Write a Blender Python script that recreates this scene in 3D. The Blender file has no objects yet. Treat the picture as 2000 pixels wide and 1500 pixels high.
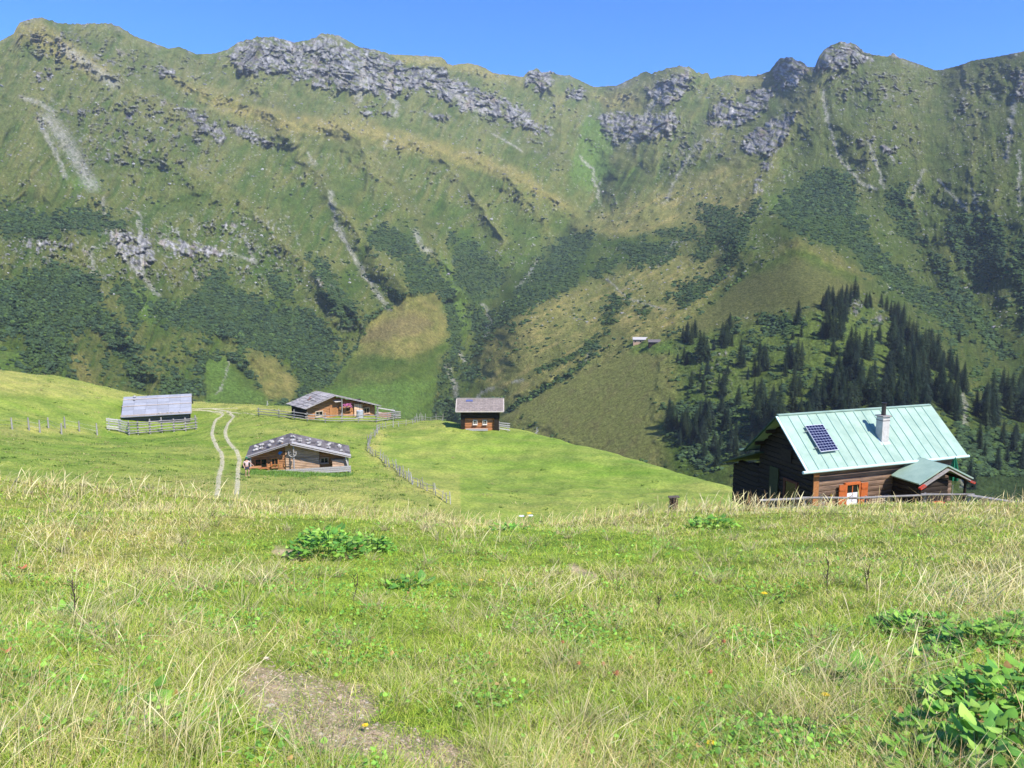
import bpy, bmesh, math, random
import numpy as np
from mathutils import Vector, Matrix

sc = bpy.context.scene
C = sc.collection
rad = math.radians
random.seed(5)
RNG = np.random.default_rng(11)

# ------------------------------------------------------------------ camera
FPX, PITCH = 1500.0, rad(8.0)          # focal length in photograph pixels (2000 wide), camera tilted down
cam_d = bpy.data.cameras.new("camera"); cam = bpy.data.objects.new("camera", cam_d); C.objects.link(cam)
cam_d.sensor_fit = 'HORIZONTAL'; cam_d.sensor_width = 36.0; cam_d.lens = 36.0 * FPX / 2000.0
cam_d.clip_start = 0.05; cam_d.clip_end = 30000.0
cam.location = (0, 0, 0); cam.rotation_euler = (rad(90) - PITCH, 0, 0)
sc.camera = cam

# ------------------------------------------------------------------ light
HAZE = 0.7e-4
SUN_EL, SUN_AZ = 50.0, 136.0           # azimuth clockwise from +Y (straight ahead)
world = bpy.data.worlds.new("World"); sc.world = world; world.use_nodes = True
wn = world.node_tree; wn.nodes.clear()
sky = wn.nodes.new("ShaderNodeTexSky"); sky.sky_type = 'NISHITA'; sky.sun_disc = False
sky.sun_elevation = rad(SUN_EL); sky.sun_rotation = rad(SUN_AZ)
sky.altitude = 2000.0; sky.air_density = 1.0; sky.dust_density = 0.0; sky.ozone_density = 3.0
bg = wn.nodes.new("ShaderNodeBackground"); bg.inputs['Strength'].default_value = 0.12
tint = wn.nodes.new("ShaderNodeMix"); tint.data_type = 'RGBA'; tint.blend_type = 'MULTIPLY'; tint.inputs[0].default_value = 1.0
tint.inputs[7].default_value = (0.42, 0.90, 1.70, 1)
wo = wn.nodes.new("ShaderNodeOutputWorld")
wn.links.new(sky.outputs[0], tint.inputs[6]); wn.links.new(tint.outputs[2], bg.inputs['Color']); wn.links.new(bg.outputs[0], wo.inputs[0])
sun_d = bpy.data.lights.new("sun", 'SUN'); sun_d.energy = 5.0; sun_d.angle = rad(0.53); sun_d.color = (1.0, 0.95, 0.86)
sun = bpy.data.objects.new("sun", sun_d); C.objects.link(sun)
to_sun = Vector((math.sin(rad(SUN_AZ)) * math.cos(rad(SUN_EL)), math.cos(rad(SUN_AZ)) * math.cos(rad(SUN_EL)), math.sin(rad(SUN_EL))))
sun.rotation_euler = to_sun.to_track_quat('Z', 'Y').to_euler()
sc.view_settings.view_transform = 'Standard'; sc.view_settings.look = 'None'
sc.view_settings.exposure = 0.55; sc.view_settings.gamma = 1.0
sc.cycles.use_denoising = True; sc.cycles.denoiser = 'OPENIMAGEDENOISE'; sc.cycles.denoising_input_passes = 'RGB_ALBEDO_NORMAL'
sc.cycles.max_bounces = 6; sc.cycles.diffuse_bounces = 3; sc.cycles.transmission_bounces = 4; sc.cycles.volume_bounces = 0
sc.cycles.use_adaptive_sampling = True; sc.cycles.adaptive_threshold = 0.02
sc.cycles.sample_clamp_indirect = 4.0

# ------------------------------------------------------------------ maths helpers
FW = np.array([0, math.cos(PITCH), -math.sin(PITCH)]); UP = np.array([0, math.sin(PITCH), math.cos(PITCH)])
def rays(px, py):
    """horizontal-unit direction through photograph pixels"""
    px = np.asarray(px, float); py = np.asarray(py, float)
    d = np.stack([px - 1000.0, FPX * FW[1] - (py - 750) * UP[1], FPX * FW[2] - (py - 750) * UP[2]], -1)
    return d / np.hypot(d[..., 0], d[..., 1])[..., None]
def P(px, py, R): return rays(px, py) * np.asarray(R, float)[..., None]
def project(X, Y, Z):
    d = Y * FW[1] + Z * FW[2]
    return 1000 + FPX * X / d, 750 - FPX * (Y * UP[1] + Z * UP[2]) / d
def _h(ix, iy, s):
    n = (ix.astype(np.int64) * 374761393 + iy.astype(np.int64) * 668265263 + s * 2147483647) & 0xffffffff
    n = ((n ^ (n >> 13)) * 1274126177) & 0xffffffff
    n = n ^ (n >> 16)
    return (n & 0xffff) / 65535.0 * 6.2831853
def perlin(x, y, s=0):
    x = np.asarray(x, float); y = np.asarray(y, float)
    ix = np.floor(x); iy = np.floor(y); fx = x - ix; fy = y - iy
    u = fx * fx * fx * (fx * (fx * 6 - 15) + 10); v = fy * fy * fy * (fy * (fy * 6 - 15) + 10)
    def g(a, b):
        t = _h(ix + a, iy + b, s); return np.cos(t) * (fx - a) + np.sin(t) * (fy - b)
    a = g(0, 0); b = g(1, 0); c = g(0, 1); d = g(1, 1)
    return (a + (b - a) * u + (c - a) * v + (a - b - c + d) * u * v) * 1.5
def fbm(x, y, o=4, s=0, gain=.5):
    t = 0; a = 1; n = 0
    for k in range(o):
        t = t + a * perlin(x * 2 ** k + 17.3 * k, y * 2 ** k - 9.1 * k, s + k); n += a; a *= gain
    return t / n
def ridged(x, y, o=4, s=0):
    t = 0; a = 1; n = 0
    for k in range(o):
        t = t + a * (1 - 2 * np.abs(perlin(x * 2 ** k + 5.7 * k, y * 2 ** k + 3.3 * k, s + k))); n += a; a *= .55
    return t / n
def facets(x, y, s=0):
    """angular blocks: every cell is a tilted plane of its own height; also the distance to the nearest crack"""
    x = np.asarray(x, float); y = np.asarray(y, float); ix = np.floor(x); iy = np.floor(y); b1 = np.full(x.shape, 9.); b2 = np.full(x.shape, 9.); h = np.zeros(x.shape)
    for a in (-1, 0, 1):
        for b in (-1, 0, 1):
            t = _h(ix + a, iy + b, s) / 6.2831853; u = _h(ix + a, iy + b, s + 7) / 6.2831853; dx = x - (ix + a + t); dy = y - (iy + b + u); d = np.hypot(dx, dy)
            v = (t * 7.31 + u * 3.7) % 1 + dx * ((u * 5.3) % 1 - .5) * 1.6 + dy * ((t * 9.1) % 1 - .3) * 1.2
            near = d < b1; b2 = np.where(near, b1, np.minimum(b2, d)); h = np.where(near, v, h); b1 = np.where(near, d, b1)
    return h, b2 - b1
def sstep(a, b, x):
    t = np.clip((x - a) / (b - a), 0, 1); return t * t * (3 - 2 * t)
def rbf(pts, vals, c):
    pts = np.asarray(pts, float); vals = np.asarray(vals, float)
    m = vals.mean(); d = np.sqrt(((pts[:, None] - pts[None]) ** 2).sum(-1) + c * c)
    w = np.linalg.solve(d - 0.0 * np.eye(len(pts)), vals - m)
    def f(x, y):
        x = np.asarray(x, float); y = np.asarray(y, float); o = np.full(x.shape, m)
        for (a, b), k in zip(pts, w): o += k * np.sqrt((x - a) ** 2 + (y - b) ** 2 + c * c)
        return o
    return f
def segdist(px, py, line):
    """distance to a polyline and the position along it (0..1)"""
    best = np.full(px.shape, 1e9); L = np.array(line, float)
    for (ax, ay), (bx, by) in zip(L[:-1], L[1:]):
        dx, dy = bx - ax, by - ay; t = np.clip(((px - ax) * dx + (py - ay) * dy) / (dx * dx + dy * dy + 1e-9), 0, 1)
        best = np.minimum(best, np.hypot(px - ax - t * dx, py - ay - t * dy))
    return best
def inpoly(px, py, poly):
    c = np.zeros(px.shape, bool); n = len(poly)
    for i in range(n):
        x1, y1 = poly[i]; x2, y2 = poly[i - 1]
        k = ((y1 > py) != (y2 > py)) & (px < (x2 - x1) * (py - y1) / (y2 - y1 + 1e-9) + x1); c ^= k
    return c
def polymask(px, py, poly, soft):
    """1 inside, 0 outside, soft edge of the given width"""
    d = segdist(px, py, list(poly) + [poly[0]]); ins = inpoly(px, py, poly)
    return sstep(-soft, soft, np.where(ins, d, -d))

# ------------------------------------------------------------------ scene helpers
def np_mesh(name, co, quads=None, tris=None, col=None, smooth=False, mat=None):
    me = bpy.data.meshes.new(name); co = np.ascontiguousarray(co, np.float32)
    nq = 0 if quads is None else len(quads); nt = 0 if tris is None else len(tris)
    me.vertices.add(len(co)); me.vertices.foreach_set('co', co.ravel())
    loops = []; 
    if nq: loops.append(np.asarray(quads, np.int32).ravel())
    if nt: loops.append(np.asarray(tris, np.int32).ravel())
    loops = np.concatenate(loops); me.loops.add(len(loops)); me.loops.foreach_set('vertex_index', loops)
    me.polygons.add(nq + nt)
    st = np.concatenate([np.arange(nq) * 4, nq * 4 + np.arange(nt) * 3]).astype(np.int32)
    me.polygons.foreach_set('loop_start', st)
    me.polygons.foreach_set('use_smooth', np.full(nq + nt, smooth))
    if col is not None:
        a = me.color_attributes.new('Col', 'FLOAT_COLOR', 'POINT'); c4 = np.ones((len(co), 4), np.float32); c4[:, :3] = col
        a.data.foreach_set('color', c4.ravel())
    me.update(calc_edges=True); me.validate()
    if mat: me.materials.append(mat)
    return me
def link(name, me, parent=None, loc=None, kind=None):
    o = bpy.data.objects.new(name, me); C.objects.link(o)
    if parent: o.parent = parent
    if loc is not None: o.location = loc
    if kind: o['kind'] = kind
    return o
def tag(o, label, cat, group=None):
    o['label'] = label; o['category'] = cat
    if group: o['group'] = group
    return o
def thing(name, label, cat, loc=(0, 0, 0), rz=0.0, group=None):
    o = bpy.data.objects.new(name, None); C.objects.link(o); o.empty_display_size = .3
    o.location = loc; o.rotation_euler = (0, 0, rz); return tag(o, label, cat, group)
def dup(root, loc, rz=0.0, scale=None, label=None):
    r = root.copy(); C.objects.link(r); r.location = loc; r.rotation_euler = (0, 0, rz)
    if scale: r.scale = scale
    if label: r['label'] = label
    for ch in list(root.children):
        c = ch.copy(); C.objects.link(c); c.parent = r
    return r
def grid_quads(nr, nc):
    i = np.arange(nr * nc).reshape(nr, nc)
    return np.stack([i[:-1, :-1], i[:-1, 1:], i[1:, 1:], i[1:, :-1]], -1).reshape(-1, 4)

class PB:
    """collects shapes of one part; every shape carries a tone (wood and slate pieces differ)"""
    def __init__(s): s.v = []; s.f = []; s.t = []
    def add(s, vs, fs, tone=None):
        if tone is None: tone = random.uniform(.8, 1.2)
        n = len(s.v); s.v += [tuple(v) for v in vs]; s.f += [tuple(n + i for i in f) for f in fs]; s.t += [tone] * len(vs)
    def box(s, x0, x1, y0, y1, z0, z1, tone=None):
        s.add([(x, y, z) for z in (z0, z1) for y in (y0, y1) for x in (x0, x1)],
              [(0, 2, 3, 1), (4, 5, 7, 6), (0, 1, 5, 4), (2, 6, 7, 3), (0, 4, 6, 2), (1, 3, 7, 5)], tone)
    def beam(s, p, q, w, h, up=(0, 0, 1), tone=None):
        p = Vector(p); q = Vector(q); d = (q - p).normalized(); a = d.cross(Vector(up))
        if a.length < 1e-4: a = d.cross(Vector((1, 0, 0)))
        a.normalize(); b = a.cross(d).normalized(); a *= w / 2; b *= h / 2
        s.add([p - a - b, p + a - b, p + a + b, p - a + b, q - a - b, q + a - b, q + a + b, q - a + b],
              [(0, 3, 2, 1), (4, 5, 6, 7), (0, 1, 5, 4), (1, 2, 6, 5), (2, 3, 7, 6), (3, 0, 4, 7)], tone)
    def cyl(s, p, q, r0, r1=None, n=8, tone=None, wob=0):
        r1 = r0 if r1 is None else r1; p = Vector(p); q = Vector(q); d = (q - p).normalized()
        a = d.cross(Vector((0, 0, 1)));
        if a.length < 1e-3: a = Vector((1, 0, 0))
        a.normalize(); b = d.cross(a); vs = []
        for c, r in ((p, r0), (q, r1)):
            for k in range(n):
                t = 2 * math.pi * k / n; rr = r * (1 + random.uniform(-wob, wob)); vs.append(c + (a * math.cos(t) + b * math.sin(t)) * rr)
        s.add(vs, [(k, (k + 1) % n, n + (k + 1) % n, n + k) for k in range(n)] + [tuple(range(n - 1, -1, -1)), tuple(range(n, 2 * n))], tone)
    def slab(s, quad, th, tone=None):
        """thick plate; quad listed so that its normal points outwards; thickness goes inwards"""
        q = [Vector(p) for p in quad]; nrm = (q[1] - q[0]).cross(q[2] - q[0]).normalized() * -th; n = len(q)
        s.add(q + [p + nrm for p in q], [tuple(range(n)), tuple(range(2 * n - 1, n - 1, -1))] + [(i, n + i, n + (i + 1) % n, (i + 1) % n) for i in range(n)], tone)
    def rock(s, c, r, flat=.7, tone=None):
        vs, fs = ICO; rr = [random.uniform(.75, 1.2) for _ in vs]; a = random.uniform(0, 6.28); ca, sa = math.cos(a), math.sin(a)
        sx = random.uniform(.8, 1.4)
        s.add([(c[0] + (v[0] * sx * ca - v[1] * sa) * r * k, c[1] + (v[0] * sx * sa + v[1] * ca) * r * k, c[2] + v[2] * r * k * flat) for v, k in zip(vs, rr)], fs, tone)
    def logs(s, p0, p1, z0, z1, ch=.2, th=.16, lim=None, ext=0.0, depth=.045):
        """a wall of stacked logs from p0 to p1 (xy); lim(z) gives the start and end fraction at height z"""
        p0 = Vector((p0[0], p0[1], 0)); p1 = Vector((p1[0], p1[1], 0)); d = (p1 - p0); L = d.length; d /= L; nr = Vector((d.y, -d.x, 0))
        z = z0; k = 0
        while z < z1 - .03:
            zz = min(z + ch, z1); a, b = (0, 1) if lim is None else lim((z + zz) / 2)
            if b - a > .02:
                e = ext * (1 if k % 2 else .4); A = p0 + d * (a * L - e); B = p0 + d * (b * L + e); prof = []
                for t, o in ((0, 0), (.12, depth * .7), (.5, depth), (.88, depth * .7), (1, 0)): prof.append((o, z + (zz - z) * t))
                prof += [(-th, zz), (-th, z)]; n = len(prof); vs = []
                for Q in (A, B):
                    for o, h in prof: vs.append((Q.x + nr.x * o, Q.y + nr.y * o, h + random.uniform(-.006, .006)))
                s.add(vs, [(i, (i + 1) % n, n + (i + 1) % n, n + i) for i in range(n)] + [tuple(range(n - 1, -1, -1)), tuple(range(n, 2 * n))])
            z = zz; k += 1
    def build(s, name, mat, parent=None, smooth=False):
        me = bpy.data.meshes.new(name); me.from_pydata(s.v, [], s.f); a = me.color_attributes.new('Tone', 'FLOAT_COLOR', 'POINT')
        for i, t in enumerate(s.t): a.data[i].color = (t, t, t, 1)
        bm = bmesh.new(); bm.from_mesh(me); bmesh.ops.recalc_face_normals(bm, faces=bm.faces); bm.to_mesh(me); bm.free()
        if smooth: me.polygons.foreach_set('use_smooth', [True] * len(me.polygons))
        me.materials.append(mat); o = bpy.data.objects.new(name, me); C.objects.link(o)
        if parent: o.parent = parent
        return o
def _ico():
    bm = bmesh.new(); bmesh.ops.create_icosphere(bm, subdivisions=1, radius=1); r = ([tuple(v.co) for v in bm.verts], [tuple(v.index for v in f.verts) for f in bm.faces]); bm.free(); return r
ICO = _ico()

# ------------------------------------------------------------------ materials
def new_mat(name):
    m = bpy.data.materials.new(name); m.use_nodes = True; n = m.node_tree; n.nodes.clear()
    o = n.nodes.new("ShaderNodeOutputMaterial"); b = n.nodes.new("ShaderNodeBsdfPrincipled"); n.links.new(b.outputs[0], o.inputs[0]); return m, n, b, o
def N(n, t, **kw):
    x = n.nodes.new(t)
    for k, v in kw.items(): setattr(x, k, v)
    return x
def mixc(n, a, b, f, mode='MIX'):
    m = N(n, "ShaderNodeMix", data_type='RGBA', blend_type=mode)
    for s, v in ((6, a), (7, b), (0, f)):
        if isinstance(v, (tuple, list)): m.inputs[s].default_value = (*v, 1) if len(v) == 3 else v
        elif isinstance(v, (int, float)): m.inputs[s].default_value = v
        else: n.links.new(v, m.inputs[s])
    return m.outputs[2]
def noise(n, scale, detail=4, rough=.55, vec=None, coord='Object', stretch=None):
    tc = N(n, "ShaderNodeTexCoord"); v = tc.outputs[coord]
    if stretch: 
        mp = N(n, "ShaderNodeMapping"); mp.inputs['Scale'].default_value = stretch; n.links.new(v, mp.inputs[0]); v = mp.outputs[0]
    x = N(n, "ShaderNodeTexNoise"); x.inputs['Scale'].default_value = scale; x.inputs['Detail'].default_value = detail; x.inputs['Roughness'].default_value = rough
    n.links.new(v, x.inputs['Vector']); return x.outputs[0]
def ramp(n, fac, stops):
    r = N(n, "ShaderNodeValToRGB"); e = r.color_ramp.elements
    while len(e) < len(stops): e.new(.5)
    for q, (p, c) in zip(e, stops): q.position = p; q.color = (*c, 1) if not isinstance(c, (int, float)) else (c, c, c, 1)
    n.links.new(fac, r.inputs[0]); return r.outputs[0]
def bump(n, b, h, strength, dist):
    x = N(n, "ShaderNodeBump"); x.inputs['Strength'].default_value = strength; x.inputs['Distance'].default_value = dist
    n.links.new(h, x.inputs['Height']); n.links.new(x.outputs[0], b.inputs['Normal'])
def mat_tone(name, col, rough=.8, var=.35, scale=6, stretch=(1, 1, 1), col2=None, bmp=.3, spec=.3, metal=0):
    """a weathered surface: base colour times the piece's own tone, streaked with noise"""
    m, n, b, o = new_mat(name); at = N(n, "ShaderNodeAttribute", attribute_name='Tone')
    ns = noise(n, scale, 6, .65, stretch=stretch); c2 = col2 or tuple(c * (1 - var) for c in col)
    c = mixc(n, c2, tuple(min(1, c * (1 + var * .6)) for c in col), ramp(n, ns, [(.3, 0.0), (.7, 1.0)]))
    c = mixc(n, c, at.outputs[0], 1.0, 'MULTIPLY'); n.links.new(c, b.inputs['Base Color'])
    b.inputs['Roughness'].default_value = rough; b.inputs['Specular IOR Level'].default_value = spec; b.inputs['Metallic'].default_value = metal
    if bmp: bump(n, b, ns, bmp, .02)
    return m
def mat_leafy(name, trans=.35, rough=.55, mul=1.0, spec=.25, lift=0.0):
    """thin leaves coloured by the Col attribute, letting some light through"""
    m, n, b, o = new_mat(name); at = N(n, "ShaderNodeAttribute", attribute_name='Col')
    c = at.outputs[0] if mul == 1 else mixc(n, at.outputs[0], (mul, mul, mul), 1.0, 'MULTIPLY')
    n.links.new(c, b.inputs['Base Color']); b.inputs['Roughness'].default_value = rough; b.inputs['Specular IOR Level'].default_value = spec
    if lift > 0:                                                  # shading normals tipped upwards so blades look as bright as lit ground
        ge = N(n, "ShaderNodeNewGeometry"); ml = N(n, "ShaderNodeVectorMath", operation='SCALE'); ml.inputs['Scale'].default_value = 1 - lift; n.links.new(ge.outputs['Normal'], ml.inputs[0])
        ad = N(n, "ShaderNodeVectorMath", operation='ADD'); ad.inputs[1].default_value = (0, 0, lift); n.links.new(ml.outputs[0], ad.inputs[0]); nm = N(n, "ShaderNodeVectorMath", operation='NORMALIZE'); n.links.new(ad.outputs[0], nm.inputs[0]); n.links.new(nm.outputs[0], b.inputs['Normal'])
    if trans > 0:
        t = N(n, "ShaderNodeBsdfTranslucent"); n.links.new(c, t.inputs[0]); mx = N(n, "ShaderNodeMixShader"); mx.inputs[0].default_value = trans
        n.links.new(b.outputs[0], mx.inputs[1]); n.links.new(t.outputs[0], mx.inputs[2]); n.links.new(mx.outputs[0], o.inputs[0])
    return m

# ------------------------------------------------------------------ the alm meadow (near terrain): height over plan position
CTRL = [(0, 1500, 3.7), (500, 1500, 3.6), (1000, 1500, 3.6), (1500, 1500, 3.65), (2000, 1500, 3.75),
        (0, 1250, 6.4), (1000, 1250, 6.2), (2000, 1240, 6.6), (0, 1100, 11.), (1000, 1110, 10.5), (2000, 1100, 12.),
        (0, 985, 20.), (400, 1000, 19.), (1000, 1040, 16.), (1500, 1020, 19.), (2000, 1020, 21.),
        # the crest of the near slope
        (-300, 945, 30.), (0, 950, 29.), (200, 956, 28.), (420, 976, 26.), (650, 995, 25.), (850, 1020, 23.), (1000, 1033, 22.),
        (1150, 1023, 23.), (1300, 1003, 26.), (1420, 996, 29.), (1560, 1002, 32.), (1700, 1005, 33.), (1850, 1003, 34.), (2000, 1010, 34.), (2300, 1010, 34.),
        # pasture behind it
        (-300, 930, 62.), (0, 925, 63.), (250, 925, 65.), (430, 960, 58.), (430, 930, 66.), (600, 940, 66.), (750, 950, 62.), (880, 985, 58.), (1000, 1000, 57.),
        (1150, 990, 59.), (1300, 985, 60.), (1400, 975, 62.),
        (0, 850, 88.), (200, 850, 98.), (350, 850, 101.), (400, 800, 112.), (480, 810, 103.), (590, 826, 92.), (700, 826, 93.), (560, 930, 69.), (690, 930, 69.),
        (800, 850, 88.), (800, 920, 72.), (1000, 900, 78.), (1000, 950, 68.), (1200, 930, 73.), (1380, 965, 66.), (905, 836, 90.2), (975, 840, 90.3), (1300, 950, 70.),
        # skyline of the pasture
        (-300, 700, 128.), (0, 727, 128.), (120, 740, 126.), (250, 766, 124.), (380, 782, 121.), (500, 795, 119.), (620, 806, 114.), (740, 819, 107.), (870, 828, 100.),
        (960, 838, 96.), (1050, 849, 92.), (1200, 888, 84.), (1300, 918, 78.), (1400, 946, 72.), (1470, 968, 68.), (1540, 990, 66.)]
cp = np.array(CTRL); pp = P(cp[:, 0], cp[:, 1], cp[:, 2])
xy = [tuple(p[:2]) for p in pp]; zz = [p[2] for p in pp]
xy += [(0, 0), (1.5, .5), (-1.5, .5), (0, -6), (8, 0), (-8, 0), (-14, 5), (14, 5)]; zz += [-1.65, -1.67, -1.63, -1.2, -1.95, -1.6, -2.6, -3.1]
def far_pts(px, R, z):
    d = rays(px, 700) * R; xy.append((d[0], d[1])); zz.append(z)
for px, R, z in [(-300, 150, -20), (0, 152, -24), (250, 148, -29), (500, 142, -33), (740, 130, -34), (960, 116, -33), (1200, 104, -33), (1400, 88, -32),
                 (-300, 230, -60), (250, 220, -66), (740, 200, -66), (1200, 170, -66), (1500, 90, -36), (1700, 58, -25), (2000, 58, -25), (1560, 40.5, -12.6), (1750, 41, -12.5), (1480, 38, -11.5), (1620, 35.5, -10.4), (1750, 36, -10.6), (1900, 38, -11.2), (2150, 39, -11.9),
                 (1500, 100, -50), (2000, 100, -50), (2300, 60, -25), (2400, 120, -60), (1600, 170, -85), (2300, 200, -90)]: far_pts(px, R, z)
for px, R, z in [(500, 42, -14.9), (0, 42, -14.2), (900, 40, -15.2), (1250, 42, -15.6), (1420, 45, -17.5)]: far_pts(px, R, z)
_near = rbf(xy, zz, 3.0)
def ground_z(x, y):
    x = np.asarray(x, float); y = np.asarray(y, float); r = np.hypot(x, y)
    a = np.clip(r / 10, .25, 1)
    return _near(x, y) + a * (.16 * perlin(x / 6, y / 6, 3) + .07 * perlin(x / 1.8, y / 1.8, 4) + .03 * perlin(x / .6, y / .6, 5)) + .35 * sstep(40, 80, r) * perlin(x / 17, y / 17, 6) + sstep(42, 60, r) * (.13 * perlin(x / 2.4, y / 2.4, 7) + .06 * perlin(x / 1.0, y / 1.0, 8))
def gz(x, y): return float(ground_z(np.array([x]), np.array([y]))[0])
def on_ground(px, py, R):
    """where the line of sight through a photograph pixel meets the meadow, near range R"""
    d = rays(px, py); rr = np.linspace(R * .75, R * 1.3, 400); z = ground_z(d[0] * rr, d[1] * rr) - d[2] * rr
    s = np.where(np.sign(z[:-1]) != np.sign(z[1:]))[0]
    r = rr[s[np.argmin(np.abs(rr[s] - R))]] if len(s) else rr[np.argmin(np.abs(z))]
    return Vector((d[0] * r, d[1] * r, gz(d[0] * r, d[1] * r)))

NC, NR_ = 900, 620
az = np.radians(np.linspace(-66, 66, NC)); t = np.linspace(0, 1, NR_)
Rr = np.concatenate([np.geomspace(.35, 40, 300), np.linspace(40.2, 135, 270), np.linspace(137, 330, 50)])
AZ, RR = np.meshgrid(az, Rr); X = RR * np.sin(AZ); Y = RR * np.cos(AZ); Z = ground_z(X, Y)
PX, PY = project(X, np.maximum(Y, .01), Z)
green_d = np.array([.15, .22, .04]); green_l = np.array([.24, .34, .055]); straw = np.array([.42, .34, .13]); soil = np.array([.47, .375, .27]); tanc = np.array([.30, .27, .09])
def lerp(a, b, f): return a + (b - a) * f[..., None]
SOIL = [((510, 1335), (700, 1385), 46), ((600, 1420), (890, 1490), 46), ((520, 1390), (600, 1400), 40), ((540, 1075), (580, 1078), 9), ((1120, 1110), (1160, 1130), 10)]
def dryness(x, y, px, py):
    r = np.hypot(x, y)
    d = .36 + .80 * fbm(x / 4.5, y / 4.5, 3, 21) + .50 * fbm(x / 1.3, y / 1.3, 2, 22)
    band = sstep(14, 23, r) * (1 - sstep(36, 44, r)); d = d + .42 * band
    d = d + .45 * np.exp(-((px - 1930) / 130) ** 2 - ((py - 1180) / 80) ** 2) + .35 * np.exp(-((px - 200) / 230) ** 2 - ((py - 1130) / 110) ** 2) + .3 * np.exp(-((px - 420) / 260) ** 2 - ((py - 1290) / 90) ** 2)
    d = d - .4 * np.exp(-((px - 700) / 130) ** 2 - ((py - 1060) / 40) ** 2) - .45 * np.exp(-((px - 1000) / 230) ** 2 - ((py - 1080) / 32) ** 2) - .4 * np.exp(-((px - 1400) / 110) ** 2 - ((py - 1020) / 26) ** 2) - .3 * np.exp(-((px - 1800) / 180) ** 2 - ((py - 1400) / 130) ** 2)
    return np.clip(d, 0, 1)
def meadow_dry(x, y, px, py):
    """dryness of the far pasture: streaks along the contours, dry skyline and fence strips"""
    s = .36 + .5 * fbm(x / 22 + y / 60, y / 7, 4, 31) + .35 * fbm(x / 5, y / 1.6, 3, 33)
    s = s + .5 * polymask(px, py, [(-400, 690), (0, 722), (250, 762), (500, 790), (600, 800), (600, 812), (450, 800), (250, 784), (100, 775), (-400, 740)], 9)
    s = s + .5 * np.exp(-(segdist(px, py, [(-100, 838), (60, 840), (190, 842)]) / 9) ** 2) + .45 * np.exp(-(segdist(px, py, [(745, 850), (722, 885), (780, 925), (860, 970)]) / 9) ** 2)
    s = s + .35 * np.exp(-((px - 820) / 70) ** 2 - ((py - 832) / 9) ** 2) + .4 * sstep(918, 945, py) * (px < 900) * (np.hypot(x, y) > 45)
    return np.clip(s, 0, 1)
dn = dryness(X, Y, PX, PY); dm = meadow_dry(X, Y, PX, PY); far = sstep(40, 50, RR)
g = .5 + .5 * fbm(X / 3, Y / 3, 4, 41)
nearc = lerp(lerp(green_d, green_l, np.clip(g, 0, 1)), tanc, dn * .85)
right_meadow = polymask(PX, PY, [(735, 870), (800, 832), (1000, 830), (1100, 850), (1450, 950), (1450, 1040), (900, 1020), (780, 930)], 8)
mg = np.clip(.5 + .6 * fbm(X / 9, Y / 4, 4, 43), 0, 1)
fcol = lerp(lerp(np.array([.115, .20, .034]), np.array([.185, .30, .052]), np.clip(mg + .25 * right_meadow, 0, 1)), np.array([.40, .37, .14]), dm * .8)
COLN = lerp(nearc, fcol, far)
sm = np.zeros(X.shape)
for a, b, w in SOIL: sm = np.maximum(sm, (1 - sstep(.6, 1.15, segdist(PX, PY, [a, b]) / w + .9 * fbm(X * 2.2, Y * 2.2, 4, 51))) * (RR < 15))
trk = np.minimum(segdist(PX, PY, [(424, 968), (428, 930), (434, 905), (432, 885), (420, 865), (414, 845), (419, 825), (434, 812), (410, 802), (373, 801)]), segdist(PX, PY, [(462, 966), (465, 920), (468, 900), (462, 880), (446, 862), (440, 845), (445, 828), (456, 815), (440, 806), (385, 799)])) / np.clip((PY - 780) / 20, 1.2, 9)
COLN = lerp(COLN, np.array([.42, .40, .25]), .65 * (1 - sstep(.3, 1.0, trk + .35 * fbm(X, Y, 2, 55))) * (RR > 45))
# bare strip beside the winding stake fence
COLN = lerp(COLN, soil[None, None] * (1 + .45 * fbm(X * 4, Y * 4, 3, 57) + .25 * perlin(X * 22, Y * 22, 58))[..., None], sm * .92)
COLN = lerp(COLN, np.array([.075, .11, .03]), sstep(150, 230, RR) * .8)
m_ground, n, b, o = new_mat("meadow_turf")
at = N(n, "ShaderNodeAttribute", attribute_name='Col'); n1 = noise(n, 4.0, 8, .7); n2 = noise(n, .35, 6, .6)
c = mixc(n, at.outputs[0], mixc(n, (.5, .58, .45), (1.4, 1.32, 1.15), ramp(n, n1, [(.3, 0.0), (.72, 1.0)])), 1.0, 'MULTIPLY')
c = mixc(n, c, mixc(n, (.68, .76, .7), (1.32, 1.22, 1.1), ramp(n, n2, [(.3, 0.0), (.7, 1.0)])), 1.0, 'MULTIPLY')
n.links.new(c, b.inputs['Base Color']); b.inputs['Roughness'].default_value = 1; b.inputs['Specular IOR Level'].default_value = .1
bump(n, b, n1, .8, .12)
link('meadow_ground', np_mesh('meadow_ground', np.stack([X, Y, Z], -1).reshape(-1, 3), grid_quads(*X.shape)[:, ::-1], col=COLN.reshape(-1, 3), smooth=True, mat=m_ground), kind='structure')
# valley floor far below, reaching the horizon
m_base, n, b, o = new_mat("valley_turf"); n.links.new(ramp(n, noise(n, .01, 6), [(.35, (.05, .08, .025)), (.65, (.09, .13, .04))]), b.inputs['Base Color']); b.inputs['Roughness'].default_value = 1
vb = PB(); k = 48; vb.add([(9000 * math.cos(2 * math.pi * i / k), 9000 * math.sin(2 * math.pi * i / k), -330) for i in range(k)], [tuple(range(k))], 1)
vo = vb.build('valley_ground', m_base); vo['kind'] = 'structure'
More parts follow.
